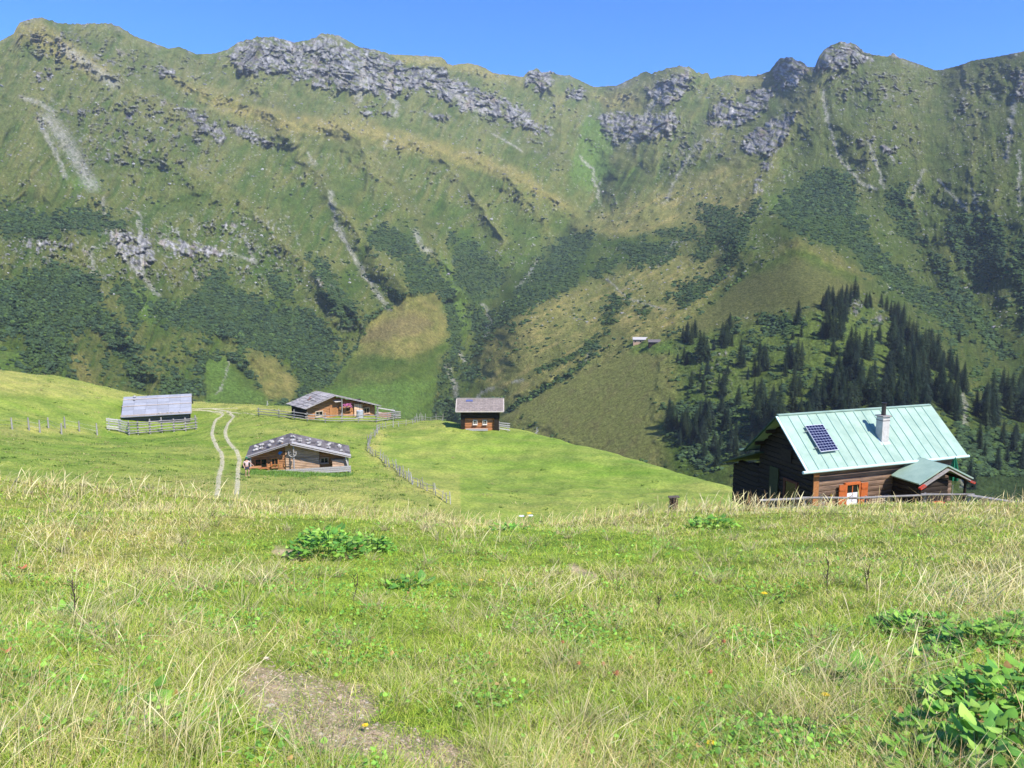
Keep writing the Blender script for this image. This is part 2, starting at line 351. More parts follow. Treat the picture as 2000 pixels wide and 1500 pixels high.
# hillside the photographer stands on, behind and beside the camera
BX, BY = np.meshgrid(np.linspace(-300, 300, 60), np.linspace(-300, 0.2, 40)); bz = -1.75 - .0 * BX + .24 * (-BY) * .9 + .6 * fbm(BX / 30, BY / 30, 3, 61) * np.clip(-BY / 10, 0, 1) - .02 * np.abs(BX)
link('hillside_ground', np_mesh('hillside_ground', np.stack([BX, BY, bz], -1).reshape(-1, 3), grid_quads(*BX.shape)[:, ::-1], col=np.tile(np.array([.14, .2, .04]), (BX.size, 1)), smooth=True, mat=m_ground), kind='structure')

# ------------------------------------------------------------------ the mountains: one continuous valley side, real distances
SKYL = [(-500, 330), (-250, 190), (-80, 110), (0, 80), (26, 66), (38, 44), (62, 36), (82, 34), (115, 45), (150, 46), (215, 45), (235, 52), (262, 70), (330, 95), (350, 91), (385, 106), (420, 104), (445, 96), (465, 82), (505, 71), (540, 72),
        (575, 83), (612, 75), (626, 64), (660, 68), (700, 91), (718, 94), (740, 98), (762, 106), (830, 109), (860, 111), (882, 127), (915, 123), (940, 129), (965, 143), (1022, 150), (1035, 136), (1048, 133), (1060, 141), (1080, 138), (1090, 146),
        (1112, 147), (1160, 170), (1205, 167), (1240, 150), (1258, 138), (1272, 143), (1298, 134), (1330, 128), (1348, 131), (1362, 141), (1383, 144), (1388, 152), (1430, 146), (1450, 149), (1480, 148), (1504, 138), (1511, 126), (1524, 113),
        (1540, 111), (1562, 118), (1580, 131), (1592, 130), (1600, 108), (1615, 92), (1640, 81), (1668, 84), (1690, 101), (1705, 107), (1733, 110), (1744, 103), (1756, 112), (1792, 124), (1830, 138), (1870, 129), (1900, 118), (1950, 110), (2000, 100), (2150, 60), (2400, 90), (2600, 200)]
sk = np.array(SKYL, float)
DC = [(-400, 250, 1500), (0, 60, 1850), (80, 40, 1900), (300, 90, 2050), (540, 75, 2200), (700, 95, 2300), (880, 125, 2450), (1030, 140, 2600), (1160, 170, 2750), (1330, 130, 2500), (1480, 148, 2350), (1540, 112, 2150), (1640, 85, 1980), (1830, 138, 1950), (2000, 100, 1750), (2400, 90, 1500),
      (-400, 720, 650), (0, 700, 720), (150, 760, 720), (300, 780, 740), (450, 790, 760), (600, 790, 790), (740, 815, 800), (850, 820, 800), (880, 760, 850), (0, 550, 900), (250, 620, 900), (450, 620, 980), (620, 680, 960),
      (0, 400, 1180), (300, 400, 1330), (300, 250, 1620), (0, 230, 1480), (600, 400, 1480), (600, 250, 1820), (800, 300, 1850), (780, 450, 1430), (720, 640, 1010), (820, 570, 1130), (800, 700, 930), (900, 620, 1130), (960, 560, 1260), (1000, 480, 1480),
      (1000, 350, 1850), (1000, 230, 2300), (1100, 480, 1500), (1140, 425, 1680), (1170, 390, 1850), (1165, 320, 2050), (1160, 240, 2400), (1300, 250, 2150), (1300, 350, 1800),
      (930, 720, 900), (1000, 620, 960), (1000, 780, 730), (1100, 560, 1120), (1100, 700, 760), (1250, 450, 1400), (1250, 560, 960), (1200, 780, 600), (1260, 670, 690), (1260, 860, 500), (1400, 400, 1380), (1400, 520, 960), (1340, 640, 700), (1400, 900, 440),
      (1480, 370, 1380), (1540, 230, 1780), (1560, 470, 880), (1460, 560, 780), (1500, 650, 640), (1500, 800, 480), (1600, 900, 430), (1640, 570, 740), (1700, 700, 590), (1800, 800, 480), (1900, 900, 430), (2050, 950, 420), (2300, 950, 420),
      (1600, 400, 1240), (1650, 250, 1560), (1750, 450, 1180), (1760, 560, 980), (1850, 620, 900), (1850, 350, 1300), (1960, 700, 760), (2000, 500, 1000), (2000, 300, 1300), (2300, 400, 1100), (2300, 700, 700),
      (0, 1100, 420), (500, 1100, 430), (1000, 1100, 420), (1500, 1100, 300), (2000, 1150, 290), (-400, 1100, 400), (2400, 1150, 290)]
dc = np.array(DC, float); _D = rbf(dc[:, :2] / 100., np.log(dc[:, 2]), .35)
NCM, NRM = 1280, 500
pxs = np.linspace(-330, 2330, NCM); skyy = np.interp(pxs, sk[:, 0], sk[:, 1]) + .9 * fbm(pxs / 9, pxs * 0, 3, 71) * 1.6
jag = np.zeros(NCM)
for a, b_ in ((440, 560), (600, 660), (705, 760), (860, 890), (1022, 1095), (1238, 1400), (1500, 1590), (1596, 1700), (1735, 1765), (90, 260)): jag = np.maximum(jag, sstep(a - 8, a + 6, pxs) * (1 - sstep(b_ - 6, b_ + 8, pxs)))
skyy += jag * (4.2 * fbm(pxs / 11, pxs * 0 + 4, 3, 72) + 2.6 * np.abs(perlin(pxs / 4.5, pxs * 0 + 9, 74))) + .8 * perlin(pxs / 5, pxs * 0 + 2, 73)
tt = np.linspace(0, 1, NRM); bot = 1120.
MX = np.tile(pxs, (NRM, 1)); w = tt ** 1.35                     # rows from the ridge down, denser at the top
MY = skyy[None] + (bot - skyy[None]) * w[:, None]
_MXc, _MYc = MX[::6, ::6], MY[::6, ::6]
D = np.exp(_D(MX / 100., MY / 100.))
# spurs (towards the viewer) and gullies (away), metres of relief
RIDGES = [([(330, 300), (480, 400), (600, 520), (700, 625)], 46, 30), ([(560, 262), (640, 375), (720, 480), (790, 565)], 34, 30), ([(705, 285), (790, 390), (860, 500), (895, 560)], 34, 34), ([(860, 305), (930, 395), (985, 480)], 28, 28),
          ([(1000, 350), (1050, 420), (1080, 480)], 26, 30), ([(180, 380), (300, 500), (420, 620), (520, 720)], 44, 22), ([(60, 330), (150, 480), (230, 620), (300, 740)], 40, 20), ([(-80, 250), (-20, 450), (60, 650)], 50, 25),
          ([(330, 150), (450, 195), (560, 235), (760, 272), (900, 302), (1010, 345), (1140, 430)], 26, 26), ([(60, 45), (150, 110), (260, 180), (400, 260)], 26, 22), ([(640, 500), (660, 600), (610, 700)], 24, 10),
          ([(1640, 95), (1570, 195), (1520, 285), (1482, 375), (1440, 470)], 34, 22), ([(1440, 470), (1375, 570), (1315, 650)], 34, 14), ([(1560, 475), (1650, 530), (1745, 620), (1850, 715), (1940, 790)], 36, 20), ([(1560, 475), (1600, 420), (1640, 330)], 30, 14),
          ([(1760, 120), (1770, 250), (1800, 330), (1750, 430)], 44, 18), ([(1880, 130), (1905, 260), (1890, 400), (1850, 520)], 44, 16), ([(1700, 250), (1690, 330), (1640, 420)], 26, 16), ([(1960, 300), (1930, 450), (1960, 600)], 40, 10),
          ([(1135, 440), (1250, 420), (1380, 345), (1490, 300)], 22, 26), ([(1330, 130), (1300, 220), (1290, 300)], 34, 30), ([(1450, 150), (1400, 230), (1370, 300)], 30, 26), ([(990, 620), (1150, 560), (1300, 500), (1400, 450)], 20, 14), ([(1010, 770), (1160, 690), (1260, 640), (1340, 600)], 24, 14),
          ([(1060, 145), (1100, 220), (1090, 300)], 30, 24), ([(640, 70), (680, 150), (700, 210)], 24, 20), ([(480, 80), (500, 160), (540, 220)], 24, 18)]
GULLY = [([(610, 325), (655, 430), (708, 530), (762, 600), (700, 680), (640, 745)], 26, 34), ([(765, 330), (830, 440), (860, 520), (868, 580)], 24, 30), ([(890, 350), (940, 450), (975, 520), (985, 560)], 22, 28), ([(1010, 400), (1020, 450), (1010, 500)], 16, 18),
         ([(1172, 300), (1172, 400), (1130, 440), (1050, 500), (985, 560), (950, 640), (905, 700), (880, 760), (870, 820)], 26, 40), ([(480, 440), (590, 550), (680, 640)], 24, 10), ([(150, 290), (210, 420), (280, 530), (340, 620)], 26, 24), ([(40, 400), (110, 540), (180, 660), (260, 760)], 28, 18),
         ([(1608, 175), (1620, 250), (1645, 315), (1690, 362), (1712, 400)], 16, 20), ([(1700, 270), (1718, 335), (1727, 370), (1775, 470), (1830, 560)], 20, 22), ([(1830, 140), (1850, 250), (1832, 350), (1900, 430), (1960, 560)], 30, 6), ([(1965, 200), (1962, 320), (1965, 420), (2000, 520)], 18, 12),
         ([(1290, 170), (1250, 250), (1220, 300)], 16, 24), ([(715, 100), (708, 150), (702, 200)], 12, 26), ([(768, 140), (752, 175), (778, 208)], 10, 14), ([(1590, 130), (1545, 210)], 14, 22), ([(1505, 140), (1470, 200)], 14, 18), ([(1410, 650), (1500, 760), (1480, 900)], 40, 14), ([(900, 150), (1000, 250), (1120, 330)], 18, 16),
         ([(1000, 800), (1100, 738), (1165, 690)], 8, 7), ([(350, 110), (520, 200), (640, 240)], 16, 16)]
wx = 16 * fbm(MX / 60, MY / 60, 3, 75); wy = 16 * fbm(MX / 60, MY / 60, 3, 78); QX = MX + wx; QY = MY + wy
rel = np.zeros(MX.shape); ridge_m = np.zeros(MX.shape); gully_m = np.zeros(MX.shape)
for line, wd, am in [([(1640, 60), (1580, 190), (1520, 285), (1482, 375), (1440, 470)], 70, 34), ([(1172, 300), (1165, 400), (1100, 460), (1030, 520), (975, 580), (930, 660), (890, 730), (870, 830)], 60, -70),
                     ([(1560, 475), (1620, 560), (1700, 680), (1750, 800)], 90, 12), ([(1850, 150), (1835, 300), (1860, 450), (1960, 620)], 60, -18), ([(1720, 120), (1730, 300), (1700, 450)], 50, 30), ([(560, 240), (660, 400), (780, 560)], 45, 38), ([(330, 300), (480, 420), (650, 600)], 50, 35), ([(420, 330), (560, 480), (690, 660)], 40, -18),
                     ([(100, 230), (220, 430), (360, 660)], 50, 30), ([(200, 260), (300, 440), (400, 600)], 36, -28), ([(640, 280), (720, 430), (800, 560)], 30, -30), ([(800, 300), (870, 430), (930, 560)], 30, -26), ([(1020, 150), (1120, 300), (1150, 420)], 50, -40), ([(1330, 140), (1260, 300), (1180, 420)], 60, 30)]:
    rel += am * np.exp(-(segdist(QX, QY, line) / wd) ** 2)
for line, wd, am in RIDGES:
    d = segdist(QX, QY, line); k_ = 1.9 if line[-1][0] < 1150 else 1.3; rel += k_ * am * np.exp(-np.abs(d) / (wd * .8)); ridge_m = np.maximum(ridge_m, np.exp(-(d / 15) ** 2))
for line, wd, am in GULLY:
    d = segdist(QX, QY, line); rel -= (.78 if line[-1][0] < 1100 else .6) * am * np.exp(-(d / wd) ** 2); gully_m = np.maximum(gully_m, np.exp(-(d / 13) ** 2))

amp = D / 1500.
fur = ridged((MX + .55 * MY) / 26 + wx / 26, (MY - .25 * MX) / 150, 4, 111)         # left wall: furrows run down to the right
fur2 = ridged((MX - .15 * MY) / 24 + wx / 26, MY / 130, 4, 121)                       # right flank
mid = ridged((MX + .0 * MY) / 60 + wx / 30, (MY + .55 * MX) / 34, 4, 117)             # spur: terraces along the slope
rs = sstep(1380, 1560, MX); ms = sstep(900, 1050, MX) * (1 - sstep(1380, 1480, MX)) * sstep(380, 500, MY)
f = fur * (1 - rs) * (1 - ms) + .55 * fur2 * rs + .15 * rs + .45 * mid * ms
# ---- cover masks (what grows or lies where), ragged edges from noise
nz = fbm(MX / 22, MY / 14, 5, 81); nz2 = fbm(MX / 8, MY / 5, 4, 91); nz3 = fbm(MX / 90, MY / 60, 3, 95); nz4 = fbm(MX / 3.2, MY / 2.6, 2, 97)
EX, EY = MX + 9 * fbm(MX / 20, MY / 16, 3, 101) , MY + 7 * fbm(MX / 20, MY / 16, 3, 104)
def region(polys, soft=6, amt=1.0):
    m = np.zeros(MX.shape)
    for p in polys: m = np.maximum(m, polymask(EX, EY, p, soft))
    return m * amt
def strokes(ls):
    m = np.zeros(MX.shape)
    for line, wd in ls: m = np.maximum(m, 1 - sstep(.35, 1.15, segdist(MX + 7 * nz2 + 8 * nz, MY + 4 * nz2, line) / wd + .8 * nz2 + .9 * nz4))
    return m
SHRUB = [[(-300, 520), (0, 545), (100, 520), (135, 522), (190, 540), (195, 640), (130, 650), (140, 730), (50, 720), (50, 655), (-300, 680)], [(190, 600), (225, 620), (268, 680), (285, 755), (262, 760), (235, 700), (195, 640)], [(222, 552), (262, 570), (275, 610), (262, 648), (245, 600)],
         [(282, 582), (350, 596), (395, 560), (430, 525), (450, 560), (520, 590), (600, 605), (660, 650), (645, 745), (590, 765), (560, 705), (460, 668), (385, 645), (310, 638)], [(515, 528), (560, 540), (575, 590), (540, 580)], [(380, 690), (425, 690), (425, 725), (385, 725)], [(315, 745), (360, 735), (427, 758), (425, 775), (330, 770)],
         [(448, 700), (468, 700), (500, 755), (550, 782), (540, 790), (490, 765)], [(0, 405), (60, 415), (140, 410), (235, 425), (260, 440), (190, 455), (120, 450), (70, 470), (0, 455)], [(600, 500), (640, 520), (700, 600), (690, 640), (650, 610)],
         [(713, 450), (760, 445), (810, 452), (812, 505), (770, 500), (720, 480)], [(790, 495), (815, 490), (860, 530), (866, 572), (800, 578), (788, 540)], [(860, 565), (880, 560), (900, 640), (897, 690), (884, 720), (872, 770), (850, 760), (868, 700), (882, 690), (870, 620)],
         [(877, 456), (930, 470), (985, 530), (982, 560), (945, 590), (912, 596), (890, 540)], [(912, 590), (945, 600), (950, 660), (922, 650)], [(986, 582), (1035, 522), (1070, 480), (1110, 450), (1160, 440), (1155, 470), (1145, 540), (1098, 575), (1005, 626), (950, 672), (912, 703), (940, 640)],
         [(893, 712), (935, 712), (945, 742), (905, 752)], [(843, 782), (872, 770), (900, 800), (885, 818), (845, 815)], [(1205, 474), (1250, 462), (1320, 480), (1330, 500), (1290, 533), (1230, 525)], [(1275, 448), (1340, 440), (1420, 455), (1400, 476), (1300, 470)], [(1135, 530), (1205, 495), (1210, 520), (1160, 545)],
         [(1170, 610), (1185, 590), (1230, 575), (1225, 600), (1190, 640), (1172, 640)], [(1130, 672), (1190, 640), (1188, 652), (1140, 690)], [(1230, 603), (1280, 598), (1285, 618), (1240, 622)], [(1290, 590), (1318, 545), (1332, 540), (1308, 590)], [(1350, 410), (1400, 395), (1460, 430), (1455, 490), (1400, 480), (1380, 520), (1350, 500), (1375, 450)],
         [(1515, 405), (1590, 330), (1660, 330), (1670, 400), (1700, 470), (1770, 540), (1830, 575), (1900, 640), (1880, 660), (1790, 600), (1700, 530), (1640, 480), (1540, 460)], [(1725, 370), (1770, 360), (1775, 400), (1800, 470), (1770, 480), (1740, 430)], [(1846, 430), (1900, 415), (1960, 440), (1965, 520), (1930, 560), (1870, 520)],
         [(1975, 470), (2330, 440), (2330, 700), (2000, 640)], [(1800, 480), (1840, 500), (1900, 580), (1990, 700), (1960, 700), (1860, 590)], [(1480, 618), (1540, 612), (1575, 640), (1530, 655), (1490, 640)], [(1300, 800), (1340, 780), (1460, 790), (1480, 900), (1350, 910), (1300, 850)], [(1310, 560), (1350, 545), (1400, 540), (1430, 500), (1440, 515), (1370, 590), (1330, 610)],
         [(1870, 830), (1960, 850), (2330, 880), (2330, 1000), (1880, 1000)]]
STREAKS = [([(993, 799), (1040, 772), (1105, 736), (1162, 690)], 6), ([(1119, 767), (1170, 735), (1213, 701)], 5), ([(1055, 722), (1110, 700), (1165, 672)], 7), ([(640, 745), (690, 690), (722, 625), (790, 578)], 7), ([(545, 790), (590, 765), (640, 745)], 8), ([(867, 568), (893, 640), (884, 697)], 9), ([(1320, 650), (1400, 590), (1450, 540)], 6), ([(1480, 395), (1440, 470), (1400, 540)], 12)]
ROCK = [[(434, 108), (465, 80), (505, 68), (545, 70), (600, 78), (628, 60), (640, 70), (700, 95), (735, 96), (765, 108), (800, 130), (860, 128), (885, 150), (1000, 195), (1030, 215), (1080, 262), (1040, 258), (960, 226), (900, 216), (860, 190), (820, 175), (760, 190), (700, 182), (620, 168), (540, 146), (470, 142)],
        [(1022, 130), (1090, 130), (1090, 152), (1060, 178), (1030, 170)], [(1094, 168), (1147, 172), (1145, 198), (1105, 190)], [(702, 213), (765, 215), (765, 225), (705, 222)], [(825, 220), (897, 222), (895, 236), (830, 230)], [(1038, 245), (1077, 252), (1070, 264)],
        [(1170, 225), (1200, 215), (1240, 222), (1315, 215), (1330, 240), (1310, 262), (1215, 282), (1185, 268)], [(1250, 170), (1290, 160), (1348, 130), (1348, 170), (1320, 205), (1300, 210)], [(1380, 250), (1388, 215), (1410, 190), (1450, 195), (1470, 172), (1520, 165), (1505, 200), (1470, 235), (1420, 248)],
        [(1505, 138), (1515, 115), (1540, 105), (1575, 122), (1585, 140), (1560, 165), (1525, 178), (1508, 160)], [(1588, 138), (1600, 104), (1640, 76), (1668, 78), (1700, 105), (1712, 120), (1660, 128), (1630, 140)], [(1450, 300), (1455, 265), (1500, 235), (1560, 212), (1545, 250), (1530, 280), (1508, 308)],
        [(1489, 318), (1513, 311), (1512, 330), (1490, 334)], [(1468, 378), (1475, 345), (1488, 343), (1487, 372)], [(1735, 112), (1744, 100), (1757, 112), (1750, 122)], [(1979, 137), (2010, 130), (2010, 190), (1982, 196)], [(350, 207), (380, 212), (430, 245), (455, 280), (430, 278), (375, 245)], [(437, 238), (490, 250), (545, 280), (500, 280), (460, 262)],
        [(118, 62), (155, 78), (150, 86), (125, 75)], [(298, 130), (330, 132), (357, 152), (320, 150)], [(45, 467), (98, 468), (140, 478), (98, 486), (50, 484)], [(196, 445), (260, 450), (300, 462), (302, 500), (280, 540), (262, 530), (215, 475)], [(301, 470), (350, 466), (434, 485), (434, 506), (330, 498)], [(408, 428), (465, 440), (462, 450), (415, 440)],
        [(605, 530), (640, 545), (660, 568), (620, 555)], [(70, 140), (110, 135), (105, 155), (60, 155)], [(60, 230), (90, 225), (85, 250)], [(235, 215), (262, 210), (255, 240), (240, 240)], [(1655, 608), (1665, 590), (1682, 585), (1688, 600), (1670, 615)], [(1692, 632), (1710, 612), (1730, 618), (1722, 636)], [(1728, 650), (1745, 638), (1742, 660)], [(1395, 698), (1412, 688), (1420, 700)], [(1370, 722), (1392, 718), (1390, 732)],
        [(1680, 268), (1705, 275), (1695, 290)], [(1720, 285), (1752, 288), (1748, 298), (1728, 296)]]
ROCKISH = [[(1615, 130), (1700, 118), (1790, 150), (1810, 180), (1790, 210), (1700, 215), (1640, 200), (1600, 160)], [(1846, 165), (1930, 160), (1950, 200), (1930, 232), (1860, 220)], [(1300, 260), (1380, 240), (1450, 250), (1440, 300), (1380, 340), (1300, 350)], [(0, 60), (100, 50), (260, 90), (330, 140), (250, 160), (100, 130)],
           [(900, 200), (1040, 260), (1120, 300), (1050, 300), (930, 240)], [(200, 420), (560, 420), (600, 500), (520, 560), (240, 560), (0, 500), (0, 460)], [(100, 200), (330, 180), (460, 260), (400, 330), (160, 330)], [(560, 560), (720, 640), (690, 660), (600, 600)], [(1380, 800), (1330, 680), (1400, 670), (1450, 740)]]
PALE = [([(95, 232), (125, 270), (150, 310), (178, 362)], 17), ([(75, 235), (105, 290), (128, 345)], 6), ([(42, 190), (75, 200), (105, 218)], 5), ([(126, 95), (170, 125), (225, 165)], 12), ([(213, 456), (252, 515), (280, 543), (308, 575)], 5), ([(272, 415), (272, 470), (280, 540)], 4), ([(434, 490), (500, 512)], 4), ([(478, 465), (498, 512)], 4), ([(178, 490), (182, 535)], 4),
        ([(645, 375), (657, 442), (710, 533), (758, 603)], 6), ([(811, 452), (825, 485), (840, 490)], 7), ([(944, 596), (958, 624), (948, 660)], 4), ([(898, 690), (910, 706)], 5), ([(874, 715), (888, 750), (891, 775)], 6), ([(1287, 182), (1262, 225), (1245, 252), (1227, 290)], 6), ([(1133, 305), (1157, 332), (1165, 364), (1172, 397)], 3.2), ([(713, 115), (710, 150), (702, 196)], 6),
        ([(765, 147), (752, 175), (776, 206), (772, 225)], 5), ([(881, 170), (910, 208), (960, 222)], 7), ([(1608, 175), (1615, 238), (1643, 315), (1685, 360), (1710, 369)], 4), ([(1695, 273), (1716, 332), (1727, 367)], 4), ([(1732, 288), (1748, 318)], 3), ([(1804, 332), (1780, 388)], 4), ([(1832, 350), (1888, 410)], 4), ([(1990, 294), (1990, 402)], 4), ([(1982, 196), (1976, 240), (1965, 315)], 5),
        ([(1900, 370), (1910, 410)], 4), ([(757, 262), (752, 290)], 3), ([(965, 262), (1020, 295)], 3), ([(1050, 505), (1040, 528), (1010, 560)], 3), ([(1880, 950), (1885, 790), (1878, 770)], 7), ([(1300, 395), (1330, 330), (1370, 270)], 3.5), ([(1285, 520), (1320, 470)], 2.5), ([(932, 778), (945, 765), (965, 757)], 3.2), ([(1002, 747), (1020, 742)], 3), ([(1135, 708), (1148, 698), (1150, 690)], 3),
        ([(1185, 545), (1225, 582), (1300, 605)], 2.2), ([(200, 385), (205, 420)], 3), ([(600, 300), (615, 320)], 4), ([(420, 770), (430, 762), (455, 690)], 2)]
TAN = [[(330, 150), (450, 190), (560, 225), (700, 232), (800, 262), (930, 295), (1040, 345), (1130, 420), (1090, 400), (980, 345), (850, 310), (720, 275), (560, 262), (420, 215)], [(795, 578), (855, 570), (867, 610), (880, 660), (800, 700), (700, 690), (722, 627)], [(1520, 478), (1560, 466), (1640, 500), (1700, 545), (1640, 520), (1560, 484), (1520, 492)],
       [(1140, 445), (1250, 425), (1400, 395), (1440, 380), (1420, 410), (1300, 445), (1200, 465)], [(1305, 580), (1340, 540), (1430, 515), (1440, 530), (1360, 600), (1320, 610)], [(1230, 560), (1310, 500), (1350, 500), (1300, 570), (1250, 580)], [(1190, 600), (1320, 610), (1330, 640), (1250, 655), (1200, 640)], [(490, 697), (539, 700), (584, 750), (574, 782), (520, 778), (500, 740)],
       [(140, 690), (165, 700), (195, 760), (160, 760), (140, 720)], [(960, 640), (1100, 575), (1150, 560), (1100, 640), (990, 720), (930, 740)], [(0, 60), (40, 35), (80, 40), (220, 140), (180, 150)], [(1160, 185), (1240, 180), (1250, 215), (1180, 212)], [(1430, 145), (1500, 135), (1500, 160), (1440, 165)], [(760, 105), (860, 108), (1020, 150), (1020, 165), (880, 135), (780, 125)]]
BRIGHT = [[(-300, 640), (0, 678), (60, 700), (70, 735), (-300, 720)], [(400, 705), (440, 695), (460, 740), (540, 790), (400, 790)], [(640, 760), (850, 740), (845, 820), (620, 815)], [(1230, 668), (1310, 665), (1320, 690), (1230, 690)], [(1140, 230), (1200, 240), (1190, 330), (1150, 380), (1110, 340)], [(860, 490), (900, 540), (912, 640), (895, 640), (870, 560)], [(260, 560), (310, 575), (300, 640), (260, 600)], [(120, 345), (190, 350), (200, 375), (150, 370)], [(1500, 380), (1600, 400), (1600, 420), (1500, 410)]]
SMOOTH = [[(795, 578), (855, 570), (867, 610), (883, 680), (860, 701), (842, 820), (600, 815), (650, 745), (690, 690), (722, 627)], [(1310, 650), (1450, 545), (1560, 475), (1680, 545), (1600, 600), (1450, 610), (1380, 640)], [(1010, 800), (1120, 740), (1230, 690), (1290, 700), (1270, 800), (1280, 900), (1200, 900)], [(490, 697), (539, 700), (584, 750), (574, 782), (520, 778)], [(400, 705), (450, 700), (540, 790), (400, 790)]]
smooth_m = region(SMOOTH, 5)
shrub = region(SHRUB, 26); shrub = sstep(.40, .56, shrub * .88 + .46 * nz + .46 * nz2 + .40 * (f - .38) + .22 * nz4 + .25 * nz3 - .01); shrub = np.maximum(shrub, strokes(STREAKS))
lowp = sstep(470, 640, MY) * (1 - smooth_m) * (1 - .75 * region([[(930, 720), (1100, 560), (1300, 500), (1450, 500), (1340, 640), (1300, 900), (1000, 800)]], 20))
shrub = np.maximum(shrub, sstep(.12, .3, nz + .5 * nz2 + .6 * nz3 + .25 * (f - .4) - .10) * lowp * .95) * (1 - smooth_m) * (1 - region([[(1230, 655), (1310, 655), (1320, 690), (1230, 690)]], 4))
rst = fbm(MX / 9, MY / 30, 4, 85)                                                   # cliffs fray downwards in ribs
rock = region(ROCK, 20); rock = sstep(.43, .68, rock + .45 * nz + .45 * nz2 + .5 * rst + .1 * nz4 - .04); rockish = region(ROCKISH, 24) * sstep(.1, .32, .6 * nz + .8 * nz2 + .35 * nz4 + .3 * rst) * .8
scat = sstep(.30, .5, nz2 + .5 * nz + .35 * nz4) * (1 - sstep(520, 640, MY)) * sstep(-.25, .2, nz3) * .7; rockish = np.maximum(rockish, scat)
crest = np.exp(-((MY - skyy[None]) / 9) ** 2) * sstep(.0, .3, fbm(MX / 40, MY * 0, 2, 131)) * .6
rock = np.clip(np.maximum(np.maximum(rock, rockish), crest), 0, 1) * (1 - smooth_m * .95)
rock = rock * np.where(shrub > .5, .35, 1)
pale = strokes(PALE); tan_m = region(TAN, 12); bright = region(BRIGHT, 10)

# ---- relief from the cover: cliffs are steep and broken, slopes are furrowed down the fall line
rel += amp * f * 13 * (1 - .85 * smooth_m)
rel += amp * (26 * fbm(MX / 75, MY / 55, 3, 141) + 9 * fbm(MX / 26, MY / 18, 4, 145)) * (1 - .8 * smooth_m)
F1, K1 = facets((QX + .35 * QY) / 21, QY / 36, 231); F2, K2 = facets((QX - .2 * QY) / 8.5, QY / 14, 233); F3, K3 = facets(QX / 40, (QY - .3 * QX) / 9, 237)
rel += amp * rock * (13 * F1 + 7 * F2 + 6 * F3 - 9 * (1 - sstep(0, .12, K1)) - 4 * (1 - sstep(0, .2, K2)) + 1.5 * fbm(MX / 4, MY / 6, 3, 155))
rel += amp * 2.4 * fbm(MX / 5, MY / 3.5, 3, 161) * (1 - .6 * smooth_m)
rel += amp * shrub * 2.2
edge = sstep(0, 26, MY - skyy[None])                                                   # keep the crest line where it stands
DD = D - rel * (.35 + .65 * edge)
M = P(MX, MY, DD)
# back side of the ridges
top = M[0]; back = []
for k, (dd, dz) in enumerate([(60, -25), (250, -150), (700, -480), (1500, -1000)]):
    q = top.copy(); s = (DD[0] + dd) / DD[0]; q[:, 0] *= s; q[:, 1] *= s; q[:, 2] += dz + (8 * fbm(pxs / 30, pxs * 0 + k, 3, 171) if k < 2 else 0); back.append(q)
M = np.concatenate([np.stack(back[::-1]), M]); NB = 4

col = np.empty(MX.shape + (3,)); gq = np.clip(.5 + .7 * nz + .5 * nz3, 0, 1)
g1 = np.array([.046, .080, .014]); g2 = np.array([.100, .148, .028]); ol = np.array([.132, .134, .040]); tn = np.array([.27, .225, .075]); br = np.array([.10, .172, .032])
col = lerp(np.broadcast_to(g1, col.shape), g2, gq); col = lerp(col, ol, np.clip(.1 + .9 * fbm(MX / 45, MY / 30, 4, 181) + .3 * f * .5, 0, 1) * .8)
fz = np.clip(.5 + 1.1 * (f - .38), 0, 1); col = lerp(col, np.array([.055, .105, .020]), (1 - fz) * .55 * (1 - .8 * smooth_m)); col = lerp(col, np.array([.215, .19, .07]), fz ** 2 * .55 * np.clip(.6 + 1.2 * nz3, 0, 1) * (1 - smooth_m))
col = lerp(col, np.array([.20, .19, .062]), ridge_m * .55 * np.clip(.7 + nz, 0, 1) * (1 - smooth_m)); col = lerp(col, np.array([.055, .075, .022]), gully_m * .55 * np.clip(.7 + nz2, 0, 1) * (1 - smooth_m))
hi = (1 - sstep(150, 420, MY)) * .5; col = lerp(col, np.array([.19, .175, .085]), hi * np.clip(.5 + .9 * nz, 0, 1))
col = lerp(col, tn, tan_m * np.clip(.62 + .6 * nz, 0, 1) * .85)
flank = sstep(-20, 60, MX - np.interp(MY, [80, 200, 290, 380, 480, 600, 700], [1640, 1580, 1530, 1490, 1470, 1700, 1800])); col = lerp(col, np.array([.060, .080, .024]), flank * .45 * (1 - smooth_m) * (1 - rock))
tanmid = region([[(930, 730), (1000, 640), (1150, 560), (1300, 500), (1440, 500), (1330, 640), (1240, 690), (1100, 750), (1000, 800)], [(1130, 440), (1400, 330), (1480, 330), (1440, 480), (1300, 450)]], 25)
col = lerp(col, np.array([.29, .26, .085]), tanmid * np.clip(.7 + .8 * nz, 0, 1) * .85)
col = lerp(col, np.array([.118, .120, .042]), region([[(1310, 650), (1450, 545), (1560, 500), (1680, 560), (1600, 610), (1380, 650)]], 14) * .8)
spn = np.clip(.5 + 1.3 * fbm((MX * .5 + MY * .86) / 9, (MX * .86 - MY * .5) / 60, 4, 261), 0, 1); col = lerp(col, np.array([.135, .155, .045]), tanmid * (1 - spn) * .75 * (1 - shrub)); col = lerp(col, np.array([.34, .28, .10]), tanmid * sstep(.6, 1, spn) * .6 * (1 - shrub))
grove = region([[(1330, 680), (1500, 620), (1640, 600), (1740, 640), (1900, 760), (1900, 860), (1330, 860)]], 30); col = lerp(col, np.array([.115, .165, .035]), grove * .55 * (1 - shrub) * (1 - rock))
